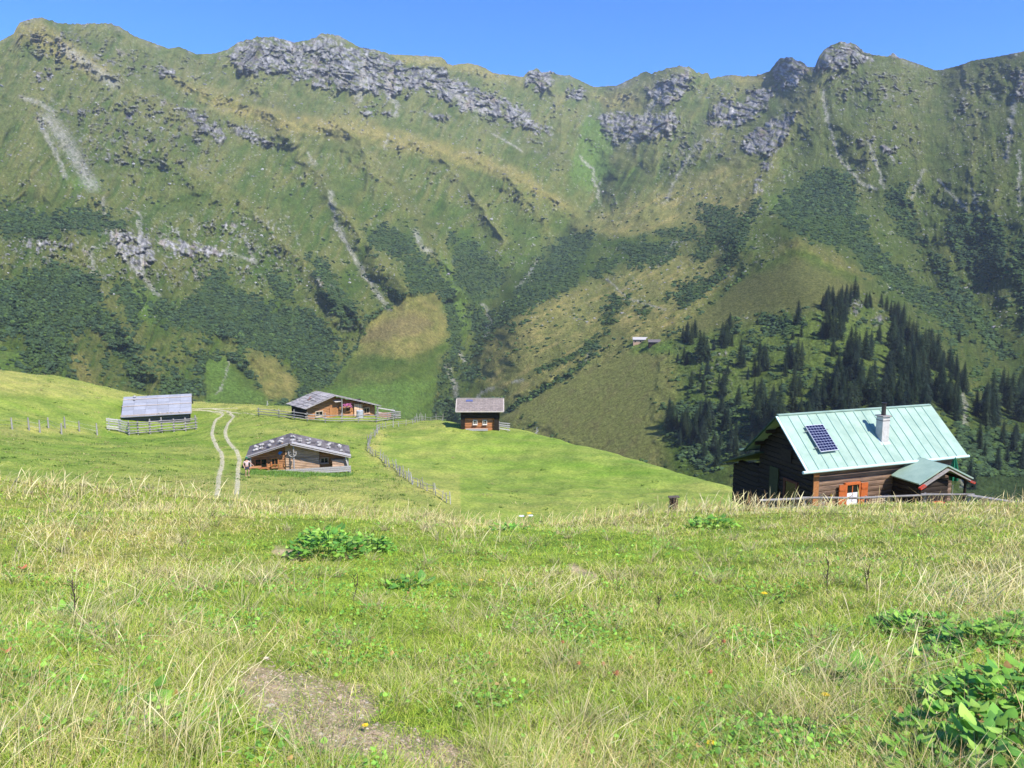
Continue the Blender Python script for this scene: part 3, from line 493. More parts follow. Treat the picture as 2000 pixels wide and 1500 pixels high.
low = region([[(960, 800), (1100, 730), (1230, 675), (1310, 680), (1330, 760), (1290, 830), (1310, 950), (1150, 950)]], 26); col = lerp(col, np.array([.185, .195, .058]), low * .85); col = lerp(col, np.array([.17, .145, .06]), low * np.clip(1.4 * fbm((MX - MY) / 50, (MX + MY) / 22, 3, 241), 0, 1) * .7)
col = lerp(col, br, bright * np.clip(.75 + .5 * nz, 0, 1))
col = lerp(col, np.array([.17, .125, .065]), region([[(720, 640), (800, 610), (850, 630), (830, 650), (700, 670)]], 8) * .5)
col = lerp(col, np.array([.046, .076, .026]), shrub * np.clip(.9 + .3 * nz2, 0, 1))
rc = lerp(np.broadcast_to(np.array([.095, .098, .104]), col.shape), np.array([.32, .312, .30]), np.clip(.5 + 1.3 * fbm(MX / 6, MY / 8, 4, 191) + .5 * fbm(MX / 40, (MY - .35 * MX) / 6, 3, 193), 0, 1))
rc = rc * (.72 + .45 * np.clip(F2, 0, 1.2))[..., None]; rc = lerp(rc, np.array([.05, .052, .055]), .7 * (1 - sstep(.0, .10, K1)))
rc = lerp(rc, np.array([.26, .19, .14]), np.clip(1.6 * fbm(MX / 30, MY / 30, 2, 195) - .3, 0, 1) * .6)
rc = lerp(rc, np.array([.11, .125, .035]), sstep(.0, .26, fbm(MX / 16, (MY - .3 * MX) / 6, 4, 197) + .25 * nz2) * .85)
col = lerp(col, rc, rock); col = lerp(col, np.array([.34, .325, .29]), pale * .72 * np.clip(.75 + 1.2 * nz2, 0, 1))
spk = sstep(.42, .6, fbm(MX / 3.2, MY / 2.2, 2, 201)) * sstep(-.1, .3, nz3 + .25) * (1 - smooth_m) * (MY < 620)
col = lerp(col, np.array([.42, .40, .37]), spk * .55 * (1 - shrub))
rk_l = sstep(380, 420, MY) * (1 - sstep(540, 600, MY)) * (MX < 700); col = col * (1 + .35 * rk_l * rock)[..., None]; fs = fbm((MX + .5 * MY * (1 - rs)) / 3.2, (MY - .2 * MX) / 11, 3, 221); col *= (1.08 * (1 + .32 * nz2 + .30 * nz4 + .38 * fs * (1 - .6 * smooth_m)))[..., None]; col = np.clip(col, .012, .7)
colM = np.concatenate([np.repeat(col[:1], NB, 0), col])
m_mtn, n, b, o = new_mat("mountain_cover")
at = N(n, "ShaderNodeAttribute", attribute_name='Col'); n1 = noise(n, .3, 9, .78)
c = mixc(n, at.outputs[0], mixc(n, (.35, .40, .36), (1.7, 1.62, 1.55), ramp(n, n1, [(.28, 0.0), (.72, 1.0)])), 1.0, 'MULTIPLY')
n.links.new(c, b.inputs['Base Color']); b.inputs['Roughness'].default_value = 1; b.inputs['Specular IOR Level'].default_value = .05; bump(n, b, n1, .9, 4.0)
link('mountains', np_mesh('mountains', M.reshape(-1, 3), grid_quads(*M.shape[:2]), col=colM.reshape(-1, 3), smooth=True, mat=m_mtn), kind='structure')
MT = M[NB:]
def mtn_idx(px, py):
    """row/column of the mountain sheet seen at a photograph position"""
    px = np.asarray(px, float); py = np.asarray(py, float); i = np.clip(((px + 330) / 2660 * (NCM - 1)).round().astype(int), 0, NCM - 1)
    s = skyy[i]; j = np.clip((np.clip((py - s) / (bot - s), 0, 1) ** (1 / 1.35) * (NRM - 1)).round().astype(int), 0, NRM - 1); return j, i

# ---- mountain scrub: thousands of low bushes over the dark areas (one mass)
iv = np.array(ICO[0]); it = np.array(ICO[1])
def blobs(name, px, py, rx, rz, colr, matl, jit=.35, sink=.3):
    j, i = mtn_idx(px, py); c = MT[j, i]; k = len(c); v = iv[None] * (1 + RNG.uniform(-jit, jit, (k, len(iv), 1))); 
    v = v * np.stack([rx * RNG.uniform(.9, 1.7, k), rx * RNG.uniform(.7, 1.2, k), rz], -1)[:, None]
    v = v + c[:, None]; v[..., 2] += (rz * (1 - sink) - rz * .4)[:, None]
    f = it[None] + (np.arange(k) * len(iv))[:, None, None]
    cc = np.repeat(colr[:, None], len(iv), 1) * RNG.uniform(.75, 1.25, (k, len(iv), 1))
    return np_mesh(name, v.reshape(-1, 3), tris=f.reshape(-1, 3), col=cc.reshape(-1, 3), smooth=False, mat=matl)
m_scrub = mat_leafy("scrub_leaves", .12, .8, spec=.05)
qx = RNG.uniform(-250, 2250, 210000); qy = RNG.uniform(330, 930, 210000); j, i = mtn_idx(qx, qy); keep = RNG.random(len(qx)) < shrub[j, i] * .85 + .035 * sstep(-.1, .4, nz2[j, i] + nz[j, i]) * (1 - smooth_m[j, i]) * (qy > 380) + .008 * (1 - smooth_m[j, i]) * (qy > 420); keep &= (rock[j, i] < .6)
qx, qy, dd = qx[keep], qy[keep], DD[j, i][keep]; rx = RNG.uniform(.8, 2.3, len(qx)) * (.45 + .55 * dd / 1000); 
base = np.array([.044, .074, .032])[None] * RNG.uniform(.6, 1.5, (len(qx), 1)) + np.array([.02, .03, .0])[None] * (RNG.random((len(qx), 1)) < .12) * 2
ald = sstep(-.05, .25, fbm(qx / 45, qy / 30, 3, 251)); base = base * (1 - .75 * ald[:, None]) + .75 * ald[:, None] * np.array([.060, .098, .028])[None] * RNG.uniform(.7, 1.35, (len(qx), 1))
o = link('mountain_scrub', blobs('mountain_scrub', qx, qy, rx, rx * RNG.uniform(.45, 1.0, len(qx)), base, m_scrub), kind='stuff'); tag(o, 'dark green dwarf pine and alder scrub covering the mountain slopes', 'scrub')
print('scrub', len(qx))
m_rock = mat_leafy("boulder_stone", 0, .95, spec=.1)
qx = RNG.uniform(-250, 2250, 15000); qy = RNG.uniform(140, 640, 15000); j, i = mtn_idx(qx, qy); q = fbm(qx / 60, qy / 40, 3, 211)
keep = (RNG.random(len(qx)) < .10 + .35 * rock[j, i] + .5 * (q > .12) + .4 * pale[j, i]) & (smooth_m[j, i] < .3) & (shrub[j, i] < .5); qx, qy, dd = qx[keep], qy[keep], DD[j, i][keep]
rx = RNG.uniform(.35, 1.3, len(qx)) * dd / 1200 * np.where(RNG.random(len(qx)) < .08, 1.8, 1)
o = link('scattered_boulders', blobs('scattered_boulders', qx, qy, rx, rx * .8, np.array([.30, .29, .27])[None] * RNG.uniform(.6, 1.35, (len(qx), 1)), m_rock, .3), kind='stuff'); tag(o, 'countless pale boulders strewn over the upper mountain slopes', 'boulders')

# ------------------------------------------------------------------ building materials
M_logdark = mat_tone("dark_aged_shaded_logs", (.034, .024, .017), .85, .5, 5, (.35, 1, 3))  # dark wood, its colour lowered further to paint in the gable's shade
M_log = mat_tone("brown_logs", (.42, .20, .085), .85, .55, 4, (.3, .3, 2), col2=(.16, .085, .045))
M_loggrey = mat_tone("sun_bleached_logs", (.56, .38, .25), .9, .4, 4, (.3, .3, 2), col2=(.30, .20, .13))
M_copper = mat_tone("green_copper_roof", (.335, .445, .352), .65, .12, 1.4, (1, 1, 1), col2=(.235, .345, .27), bmp=.04, spec=.35)
M_seam = mat_tone("green_copper_seam", (.24, .40, .34), .6, .1, 3, bmp=0)
M_darkcop = mat_tone("shaded_copper_edge", (.05, .10, .075), .7, .2, 3, bmp=0)  # copper green with shade painted in, for the rear verges and gutter
M_trim = mat_tone("pale_green_trim", (.55, .70, .66), .5, .1, 3, bmp=0)
M_shutter = mat_tone("orange_brown_paint", (.50, .13, .035), .55, .2, 6, (1, 1, 3), bmp=.1)
M_red = mat_tone("red_paint", (.55, .06, .035), .6, .2, 6, bmp=0)
M_grey = mat_tone("grey_weathered_wood", (.34, .31, .28), .9, .3, 8, (1, 1, 1), col2=(.22, .21, .20))
M_pale = mat_tone("silver_weathered_wood", (.45, .42, .38), .9, .25, 8, (1, 1, 1), col2=(.32, .31, .295))
M_shingle = mat_tone("grey_shingles", (.33, .305, .28), .85, .35, 6, (1, 1, 1), col2=(.17, .155, .145))
M_shingleblue = mat_tone("silver_grey_sheet", (.29, .30, .33), .75, .12, 2, bmp=.05)
M_shinglebrown = mat_tone("brown_grey_shingles", (.27, .225, .195), .88, .18, 5, col2=(.20, .165, .145))
M_slate = mat_tone("dark_roof_boards", (.165, .145, .135), .88, .3, 5, col2=(.085, .075, .072))
M_plaster = mat_tone("pale_plaster", (.62, .595, .55), .9, .12, 5, bmp=.25, col2=(.46, .43, .39))
M_metal = mat_tone("dark_steel", (.09, .075, .07), .45, .3, 5, metal=.6, bmp=0)
M_zinc = mat_tone("zinc_metal", (.42, .43, .44), .4, .2, 5, metal=.7, bmp=0)
M_stone = mat_tone("pale_stone", (.42, .40, .37), .95, .3, 3, col2=(.25, .24, .22))
M_white = mat_tone("white_cloth", (.75, .77, .80), .9, .1, 8, bmp=0)
M_green = mat_tone("dark_green_fabric", (.012, .15, .075), .8, .3, 6, bmp=0)
M_pink = mat_tone("pink_petals", (.62, .16, .38), .8, .3, 20, bmp=0)
M_leaf = mat_tone("leaf_green", (.07, .15, .03), .7, .4, 12, bmp=0)
m, n, b, o = new_mat("dark_window_glass"); b.inputs['Base Color'].default_value = (.012, .014, .016, 1); b.inputs['Roughness'].default_value = .08; M_glass = m
# photovoltaic cells: dark blue squares with pale lines, a grid in the panel's own coordinates
m, n, b, o = new_mat("solar_cells"); tc = N(n, "ShaderNodeTexCoord"); br_ = N(n, "ShaderNodeTexBrick"); br_.offset = 0; br_.inputs['Scale'].default_value = 1
br_.inputs['Brick Width'].default_value = 1 / 6; br_.inputs['Row Height'].default_value = 1 / 10; br_.inputs['Mortar Size'].default_value = .006; br_.inputs['Mortar Smooth'].default_value = 0
br_.inputs['Color1'].default_value = (.006, .008, .035, 1); br_.inputs['Color2'].default_value = (.010, .012, .045, 1); br_.inputs['Mortar'].default_value = (.33, .35, .45, 1)
n.links.new(tc.outputs['UV'], br_.inputs['Vector']); n.links.new(br_.outputs[0], b.inputs['Base Color']); b.inputs['Roughness'].default_value = .18; M_cells = m

def window(parent, x, z, w, h, y, frame_mat, open_sh=0.0, shut_mat=None, fw=.09, curtain=None, proud=.10, sill=True):
    """window in a wall whose outside looks to -y at position y"""
    f = PB(); 
    for a in (x - w / 2 - fw / 2, x + w / 2 + fw / 2): f.box(a - fw / 2, a + fw / 2, y - proud, y + .02, z, z + h, 1)
    f.box(x - w / 2 - fw, x + w / 2 + fw, y - proud - .003, y + .02, z + h, z + h + fw, 1.05)
    f.box(x - w / 2 - fw, x + w / 2 + fw, y - proud - .003, y + .02, z - fw, z, .9)
    f.box(x - .022, x + .022, y - proud + .04, y + .0, z, z + h, 1.1)
    o = f.build('window', frame_mat, parent)
    p = PB(); p.box(x - w / 2, x + w / 2, y - proud + .055, y - proud + .065, z, z + h, 1); p.build('pane', M_glass, o)
    if sill: s = PB(); s.box(x - w / 2 - fw - .04, x + w / 2 + fw + .04, y - proud - .10, y - proud, z - fw - .04, z - fw + .0, 1.1); s.build('sill', frame_mat, o)
    if curtain:
        c = PB(); c.box(x - w / 2 + .03, x + w / 2 - .03, y - proud + .040, y - proud + .050, z + .02, z + h * curtain, 1); c.build('curtain', M_white, o)
    if shut_mat:
        for sgn in (-1, 1):
            s = PB(); x0 = x + sgn * (w / 2 + fw + .01); x1 = x0 + sgn * (w * .56)
            a, c_ = min(x0, x1), max(x0, x1); s.box(a, c_, y - proud - .03, y - proud + .01, z - .06, z + h + .05, 1)
            s.box(a + .02, c_ - .02, y - proud - .05, y - proud - .03, z + .12, z + .20, .85); s.box(a + .02, c_ - .02, y - proud - .05, y - proud - .03, z + h - .22, z + h - .14, .85)
            s.build('shutter', shut_mat, o)
    return o

# ------------------------------------------------------------------ the green-roofed cabin
YAW = rad(18.6); ZB = -10.05; HR = 3.95 + .1      # ridge height above the floor
CL = (11.56, 32.89, ZB)
cab = thing('alpine_cabin', 'dark log cabin with pale green metal roof, solar panel and chimney', 'cabin', CL, YAW)
W = 2.15; TP = math.tan(rad(42.0)); L = 8.5; HE = HR - W * TP
rf = PB(); th = .07
for i in range(17):
    xa, xb = L * i / 17, L * (i + 1) / 17; ys = random.uniform(.8, 1.6); zs = HR - ys * TP
    rf.slab([(xa, -W, HE), (xb, -W, HE), (xb, -ys, zs), (xa, -ys, zs)], th, random.uniform(.93, 1.05)); rf.slab([(xa, -ys, zs), (xb, -ys, zs), (xb, 0, HR), (xa, 0, HR)], th, random.uniform(.95, 1.05))
rf.slab([(L, W, HE), (0, W, HE), (0, 0, HR), (L, 0, HR)], th, .95)
rf.beam((-.01, 0, HR + .02), (L + .01, 0, HR + .02), .14, .05, tone=1.05)
roof_o = rf.build('roof', M_copper, cab)
sm_ = PB(); k = 17
for i in range(1, k):
    x = L * i / k + random.uniform(-.02, .02)
    for s in (-1, 1):
        sm_.beam((x, s * (W + .0), HE + .014), (x, s * .05, HR + .014 - .05 * TP), .024, .03, up=(1, 0, 0), tone=1)
sm_.build('seam', M_seam, roof_o)
for s, nm in ((-1, 1), (1, 1)):
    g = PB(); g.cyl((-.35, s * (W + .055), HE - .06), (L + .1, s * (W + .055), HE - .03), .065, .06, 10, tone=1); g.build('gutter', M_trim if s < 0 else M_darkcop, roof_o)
for x in (-.03, L + .03):
    for s in (-1, 1):
        v_ = PB(); v_.beam((x, s * (W + .02), HE - .07), (x, 0, HR - .05), .045, .17, up=(1, 0, 0), tone=1); 
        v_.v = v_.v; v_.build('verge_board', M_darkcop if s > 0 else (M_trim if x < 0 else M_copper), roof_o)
# body: log walls
X0, X1, Yf, Yb = .55, 8.15, -1.80, 1.80
def glim(z):
    yy = (HR - .12 - z) / TP
    if yy >= 1.8: return (0, 1)
    return (.5 - yy / 3.6, .5 + yy / 3.6)
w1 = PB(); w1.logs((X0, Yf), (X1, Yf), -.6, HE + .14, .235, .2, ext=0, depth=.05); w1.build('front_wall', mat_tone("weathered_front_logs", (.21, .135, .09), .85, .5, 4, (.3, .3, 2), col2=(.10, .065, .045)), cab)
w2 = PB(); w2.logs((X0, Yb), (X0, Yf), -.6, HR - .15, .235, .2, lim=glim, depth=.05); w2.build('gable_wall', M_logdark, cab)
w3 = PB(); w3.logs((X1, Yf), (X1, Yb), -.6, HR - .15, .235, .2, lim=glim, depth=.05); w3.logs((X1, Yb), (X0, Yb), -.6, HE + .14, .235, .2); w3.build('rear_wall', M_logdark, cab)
cp_ = PB(); cp_.box(X0 - .05, X0 + .22, Yf - .085, Yf - .045, -.5, HE + .05, 1); cp_.build('corner_board', mat_tone("pale_corner_wood", (.40, .17, .06), .8, .3, 8), cab)
for y in (-1.5, -.75, 0, .75, 1.5):
    ra = PB(); ra.beam((.02, y, HR - abs(y) * TP - .20), (X0 + .1, y, HR - abs(y) * TP - .20), .12, .14, tone=1); ra.build('purlin', M_logdark, cab)
window(cab, 2.52, .30, .62, .93, Yf - .05, M_shutter, shut_mat=M_shutter, curtain=.62)
# gable windows and door (in shade)

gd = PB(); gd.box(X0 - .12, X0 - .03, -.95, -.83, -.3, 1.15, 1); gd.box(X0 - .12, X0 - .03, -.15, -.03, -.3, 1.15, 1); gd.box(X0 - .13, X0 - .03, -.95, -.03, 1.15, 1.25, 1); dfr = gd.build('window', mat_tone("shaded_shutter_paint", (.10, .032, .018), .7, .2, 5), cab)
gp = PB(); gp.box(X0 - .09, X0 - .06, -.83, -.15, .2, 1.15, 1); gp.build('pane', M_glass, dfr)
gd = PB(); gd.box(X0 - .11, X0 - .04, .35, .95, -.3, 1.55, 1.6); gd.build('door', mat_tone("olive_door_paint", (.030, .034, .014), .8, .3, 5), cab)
gd = PB(); gd.box(X0 - .10, X0 - .04, -.45, .25, 2.0, 2.55, 1); g2_ = gd.build('loft_hatch', M_logdark, cab)
# lean-to at the back left
lt = PB(); z1, z2 = HR - .08 - 1.55 * TP, 1.02
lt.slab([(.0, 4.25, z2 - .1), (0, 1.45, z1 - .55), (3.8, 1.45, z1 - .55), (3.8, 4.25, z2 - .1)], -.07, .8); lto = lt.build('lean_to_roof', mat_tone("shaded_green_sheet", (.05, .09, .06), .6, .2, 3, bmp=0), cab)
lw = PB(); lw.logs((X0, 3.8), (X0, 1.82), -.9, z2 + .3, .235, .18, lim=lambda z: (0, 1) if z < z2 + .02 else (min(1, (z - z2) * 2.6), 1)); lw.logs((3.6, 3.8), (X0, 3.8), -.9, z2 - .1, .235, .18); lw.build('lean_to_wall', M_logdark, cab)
# chimney with flat cap and stove pipe
ch = PB(); cx, cy = 4.62, -1.20; zc = HR - abs(cy) * TP
ch.box(cx - .19, cx + .19, cy - .19, cy + .19, zc - .5, zc + .98, 1); cho = ch.build('chimney', M_plaster, cab)
q = PB(); q.box(cx - .24, cx + .24, cy - .24, cy + .24, zc + .98, zc + 1.03, 1); q.box(cx - .2, cx + .2, cy - .2, cy + .2, zc + .80, zc + .83, .6); q.build('chimney_cap', M_grey, cho)
q = PB(); q.cyl((cx, cy, zc + 1.03), (cx, cy, zc + 1.52), .10, .09, 12, tone=1); q.cyl((cx, cy, zc + 1.52), (cx, cy, zc + 1.58), .12, .12, 12, tone=.6); q.build('stove_pipe', M_metal, cho)
q = PB(); q.slab([(cx - .26, cy - .27, zc - .27 * TP + .012), (cx + .26, cy - .27, zc - .27 * TP + .012), (cx + .26, cy - .0, zc + .012), (cx - .26, cy - .0, zc + .012)], .01, 1); q.build('flashing', M_trim, cho)
# solar panel standing a little off the roof on its frame
def roofpt(x, y, off=0): return Vector((x, y, HR - abs(y) * TP)) + Vector((0, -math.sin(math.atan(TP)), math.cos(math.atan(TP)))) * off
pa = [roofpt(.93, -1.60, .17), roofpt(1.86, -1.58, .17), roofpt(1.86, -.55, .15), roofpt(.93, -.55, .15)]
me = bpy.data.meshes.new('solar_panel'); nn = (pa[1] - pa[0]).cross(pa[2] - pa[0]).normalized(); ins = [p + (sum(pa, Vector()) / 4 - p) * .03 + nn * .004 for p in pa]
me.from_pydata(ins, [], [(0, 1, 2, 3)]); uv = me.uv_layers.new(name='UVMap')
for i, c_ in enumerate([(0, 0), (1, 0), (1, 1), (0, 1)]): uv.data[i].uv = c_
me.materials.append(M_cells)
sf = PB(); sf.slab([tuple(p) for p in pa], .045, 1); spo = sf.build('solar_panel', mat_tone("aluminium_frame", (.62, .63, .66), .35, .1, 5, bmp=0), cab)
link('solar_cells', me, spo)
br2 = PB()
for y in (-1.4, -.75):
    for x in (1.0, 1.8): br2.beam(roofpt(x, y, 0.0), roofpt(x, y, .12), .04, .04, tone=1)
    br2.beam(roofpt(.80, y, .10), roofpt(1.98, y, .10), .035, .035, tone=1)
br2.build('panel_bracket', M_zinc, spo)
# porch with its own small gable roof
PXc, PW, PR, PE = 5.9, 1.47, HR - 1.90, HR - 2.58
po = PB(); yF, yB = -3.55, -1.95; sg = [(PXc, PR), (PXc - .75, PR - .36), (PXc - PW, PE)]
po.slab([(PXc - PW, yF, PE), (PXc, yF, PR), (PXc, yB + .0, PR), (PXc - PW, -2.05, PE)][::-1], .06, 1)
po.slab([(PXc, yF, PR), (PXc + PW, yF, PE), (PXc + PW, -2.05, PE), (PXc, yB, PR)][::-1], .06, .95)
poo = po.build('porch_roof', M_copper, cab)
fb = PB()
for s in (-1, 1):
    fb.beam((PXc + s * (PW - .03), yF - .03, PE - .12), (PXc, yF - .03, PR - .12), .05, .15, up=(0, 1, 0), tone=1.2)
fb.build('porch_fascia', mat_tone("grey_green_board", (.30, .27, .24), .8, .3, 6), poo)
for s in (-1, 1):
    q = PB(); q.beam((PXc + s * (PW + .02), yF - .04, PE - .15), (PXc + s * (PW - .26), yF - .04, PE - .15 + .12), .09, .13, up=(0, 1, 0), tone=1); q.build('red_rafter_end', M_red, poo)
for s, yy in ((-1, yF + .15), (1, yF + .15)):
    q = PB(); q.cyl((PXc + s * (PW - .25), yy, -.3), (PXc + s * (PW - .25), yy, PE + .05), .06, .055, 8, tone=1); q.build('porch_post', M_logdark, cab)
q = PB(); q.logs((PXc - PW + .28, -3.2), (PXc + .45, -3.2), -.4, PE + .05, .2, .08); q.logs((PXc - PW + .28, -1.9), (PXc - PW + .28, -3.2), -.4, PE + .1, .2, .08); q.build('porch_wall', M_logdark, cab)
for s in (-1, 1): q = PB(); q.beam((PXc + s * (PW - .2), yF + .1, PE - .02), (PXc + s * (PW - .2), -1.9, PE - .02), .1, .12, tone=1); q.build('porch_beam', M_logdark, cab)

def wp(parent_loc, yaw, p):   # local -> world
    c_, s_ = math.cos(yaw), math.sin(yaw); return Vector((parent_loc[0] + p[0] * c_ - p[1] * s_, parent_loc[1] + p[0] * s_ + p[1] * c_, parent_loc[2] + p[2]))
# closed parasol beside the porch
pl = wp(CL, YAW, (7.75, -2.25, 0)); pg_ = gz(pl.x, pl.y)
par = thing('parasol', 'closed dark green parasol standing upright beside the porch of the cabin', 'parasol', (pl.x, pl.y, pg_))
q = PB(); q.cyl((0, 0, 0), (0, 0, 2.25), .025, .02, 8, tone=1.2); q.build('pole', M_zinc, par)
HT = -8.05 - pg_
q = PB(); nseg = 14; ring = []
for r, z in ((.15, HT - .95), (.17, HT - .8), (.13, HT - .35), (.06, HT), (.01, HT + .12)):
    ring.append([((r * (1.25 if k % 2 else .7)) * math.cos(2 * math.pi * k / nseg), (r * (1.25 if k % 2 else .7)) * math.sin(2 * math.pi * k / nseg), z) for k in range(nseg)])
vs = sum(ring, []); q.add(vs, [(i * nseg + k, i * nseg + (k + 1) % nseg, (i + 1) * nseg + (k + 1) % nseg, (i + 1) * nseg + k) for i in range(4) for k in range(nseg)] + [tuple(range(nseg))[::-1]], 1); q.build('folded_canopy', M_green, par)
bs = PB(); bs.cyl((0, 0, 0), (0, 0, .1), .28, .25, 12, tone=1); bs.build('base', M_grey, par)

def fence(name, label, pts, posts, rails, mat_post, mat_rail, post_h=1.0, pr=.05, rr=.045, cat='fence', sag=.03, flat=False, lean=.03, over=.25):
    """posts: list of world points; rails: heights; a fence is one thing with its posts and rails as parts"""
    base = Vector(posts[0]); t = thing(name, label, cat, base)
    for p in posts:
        q = PB(); p = Vector(p) - base; lx, ly = random.uniform(-lean, lean), random.uniform(-lean, lean); h = post_h * random.uniform(.9, 1.1)
        q.cyl((p.x, p.y, p.z - .25), (p.x + lx * h, p.y + ly * h, p.z + h), pr * random.uniform(.85, 1.15), pr * .8, 6, wob=.1); q.build('post', mat_post, t)
    for hgt in rails:
        for a, b_ in zip(posts[:-1], posts[1:]):
            a_, c_ = Vector(a) - base, Vector(b_) - base; d = (c_ - a_).normalized() * over; q = PB(); r1, r2 = random.uniform(-.05, .05), random.uniform(-.05, .05)
            off = Vector((d.y, -d.x, 0)).normalized() * (pr + rr * .5)
            A = a_ - d + Vector((0, 0, hgt + r1)) + off; B = c_ + d + Vector((0, 0, hgt + r2)) + off
            if flat: q.beam(A, B, .03, rr * 2.2)
            else: q.cyl(A, B, rr * random.uniform(.8, 1.2), rr * random.uniform(.6, 1), 6, wob=.08)
            q.build('rail', mat_rail, t)
    return t
# pole fence in front of the cabin
fp = [on_ground(x, 1000, 31.5) for x in (1560, 1590)]
pts = []
for px, R, ytop in ((1492, 30.0, 976), (1572, 30.2, 971), (1690, 30.6, 970), (1807, 31.0, 966), (1893, 31.3, 966), (1998, 31.0, 980), (2120, 31.0, 996)):
    d = P(px, ytop, R); pts.append(Vector((d[0], d[1], d[2] - .62)))
fc = fence('pole_fence', 'low grey pole fence running through the grass in front of the green-roofed cabin', None, pts, (.26, .60), M_grey, M_grey, post_h=.66, pr=.045, rr=.05, over=.15)
# pale split firewood / planks under the window
pk = wp(CL, YAW, (3.95, -2.05, 0))
fw_t = thing('firewood_pile', 'pile of pale split firewood against the cabin wall right of the shuttered window', 'firewood', (pk.x, pk.y, ZB), YAW)
q = PB()
for i in range(9):
    for k in range(6): q.cyl((-.55 + i * .13, -.12, .02 + k * .11), (-.55 + i * .13 + random.uniform(-.01, .01), .15, .02 + k * .11), .055, .055, 6)
q.build('split_logs', mat_tone("fresh_cut_wood", (.62, .50, .33), .9, .3, 10), fw_t)
# ornament hanging on the wall, red chair in the porch
hn = wp(CL, YAW, (1.42, Yf - .1, .75)); ot = thing('wall_ornament', 'small yellowish carved ornament hanging on the log wall left of the shuttered window', 'ornament', hn, YAW)
q = PB(); q.cyl((0, 0, .12), (0, 0, -.18), .05, .02, 7, tone=1); q.cyl((-.09, 0, .04), (.09, 0, .1), .022, .015, 6, tone=1); q.cyl((0, 0, .12), (0, 0, .2), .015, .01, 5, tone=1); q.build('carving', mat_tone("yellow_ochre", (.38, .27, .05), .8, .3, 10), ot)
rcp = wp(CL, YAW, (5.7, -3.38, .2)); rct = thing('garden_chair', 'dark red garden chair standing below the porch gable', 'chair', (rcp.x, rcp.y, ZB + .12), YAW)
q = PB(); q.box(-.25, .25, -.25, .22, .40, .45, 1); q.build('seat', M_red, rct)
q = PB()
for i in range(5): q.box(-.24 + i * .1, -.17 + i * .1, .22, .25, .42, .98, 1)
q.box(-.25, .25, .215, .255, .86, .94, 1); q.build('backrest', M_red, rct)
for x in (-.22, .22):
    for y in (-.22, .2): q = PB(); q.box(x - .02, x + .02, y - .02, y + .02, -.1, .4, 1); q.build('leg', M_red, rct)
# dark stump standing left of the cabin
st = P(1316, 969, 28.5); sz = gz(st[0], st[1]); stt = thing('tree_stump', 'short dark rotten stump post on the crest of the meadow left of the cabin', 'stump', (st[0], st[1], sz))
q = PB(); hh = st[2] - sz
for k in range(7):
    a = k * .9; r = .10; q.cyl((r * math.cos(a), r * math.sin(a), -.2), (r * 1.25 * math.cos(a), r * 1.25 * math.sin(a), hh * random.uniform(.82, 1.0)), .055, .035, 6, wob=.2)
q.build('trunk', mat_tone("rotten_wood", (.10, .065, .045), .95, .5, 8), stt)
q = PB(); q.slab([(-.2, -.1, hh - .03), (.2, -.1, hh - .0), (.19, .12, hh - .0), (-.19, .12, hh - .02)], .04, 1); q.build('top_plank', mat_tone("rotten_plank", (.12, .10, .08), .95, .5, 8), stt)

# ------------------------------------------------------------------ hut with stones on the roof
def gable_hut(name, label, apex, yaw, wl, wr, tn, L, zf, over, wallm, gablem, roofm, depth_w=.35, th=.12):
    """gable looks to local -y; apex at the front of the ridge; returns thing and floor height"""
    t = thing(name, label, 'cabin', (apex[0], apex[1], zf), yaw); H = apex[2] - zf
    g = PB(); iw_l, iw_r = wl - over, wr - over
    def lim(z):
        a = (H - th * 1.3 - z) / tn; return (max(0, 1 - a / iw_l) * iw_l / (iw_l + iw_r), 1 - max(0, 1 - a / iw_r) * iw_r / (iw_l + iw_r))
    return t, H, iw_l, iw_r, lim
AP2 = (-20.17, 68.08, -15.0); Y2 = rad(14.3); ZF2 = -17.75
h2, H2, il, ir, lim2 = gable_hut('stone_roof_hut', 'low log hut with pale stones weighing down its dark plank roof', AP2, Y2, 3.75, 5.4, .28, 4.6, ZF2, .35, M_log, M_log, M_slate)
wl, wr, tn, L2 = 3.75, 5.4, .28, 4.8
r = PB()
for side, wd in ((-1, wl), (1, wr)):
    ncs = 9 if side < 0 else 12
    for i in range(ncs):
        a, b_ = wd * i / ncs, wd * (i + 1.12) / ncs
        for j_ in range(5):
            y0, y1 = L2 * j_ / 5, L2 * (j_ + 1) / 5; z = lambda x: H2 - x * tn + random.uniform(-.015, .02)
            qd = [(side * a, y0 + random.uniform(-.04, .04), z(a)), (side * b_, y0 + random.uniform(-.04, .04), z(b_)), (side * b_, y1, z(b_)), (side * a, y1, z(a))]
            r.slab(qd if side > 0 else qd[::-1], .05, random.uniform(.6, 1.35))
ro2 = r.build('roof', M_slate, h2)
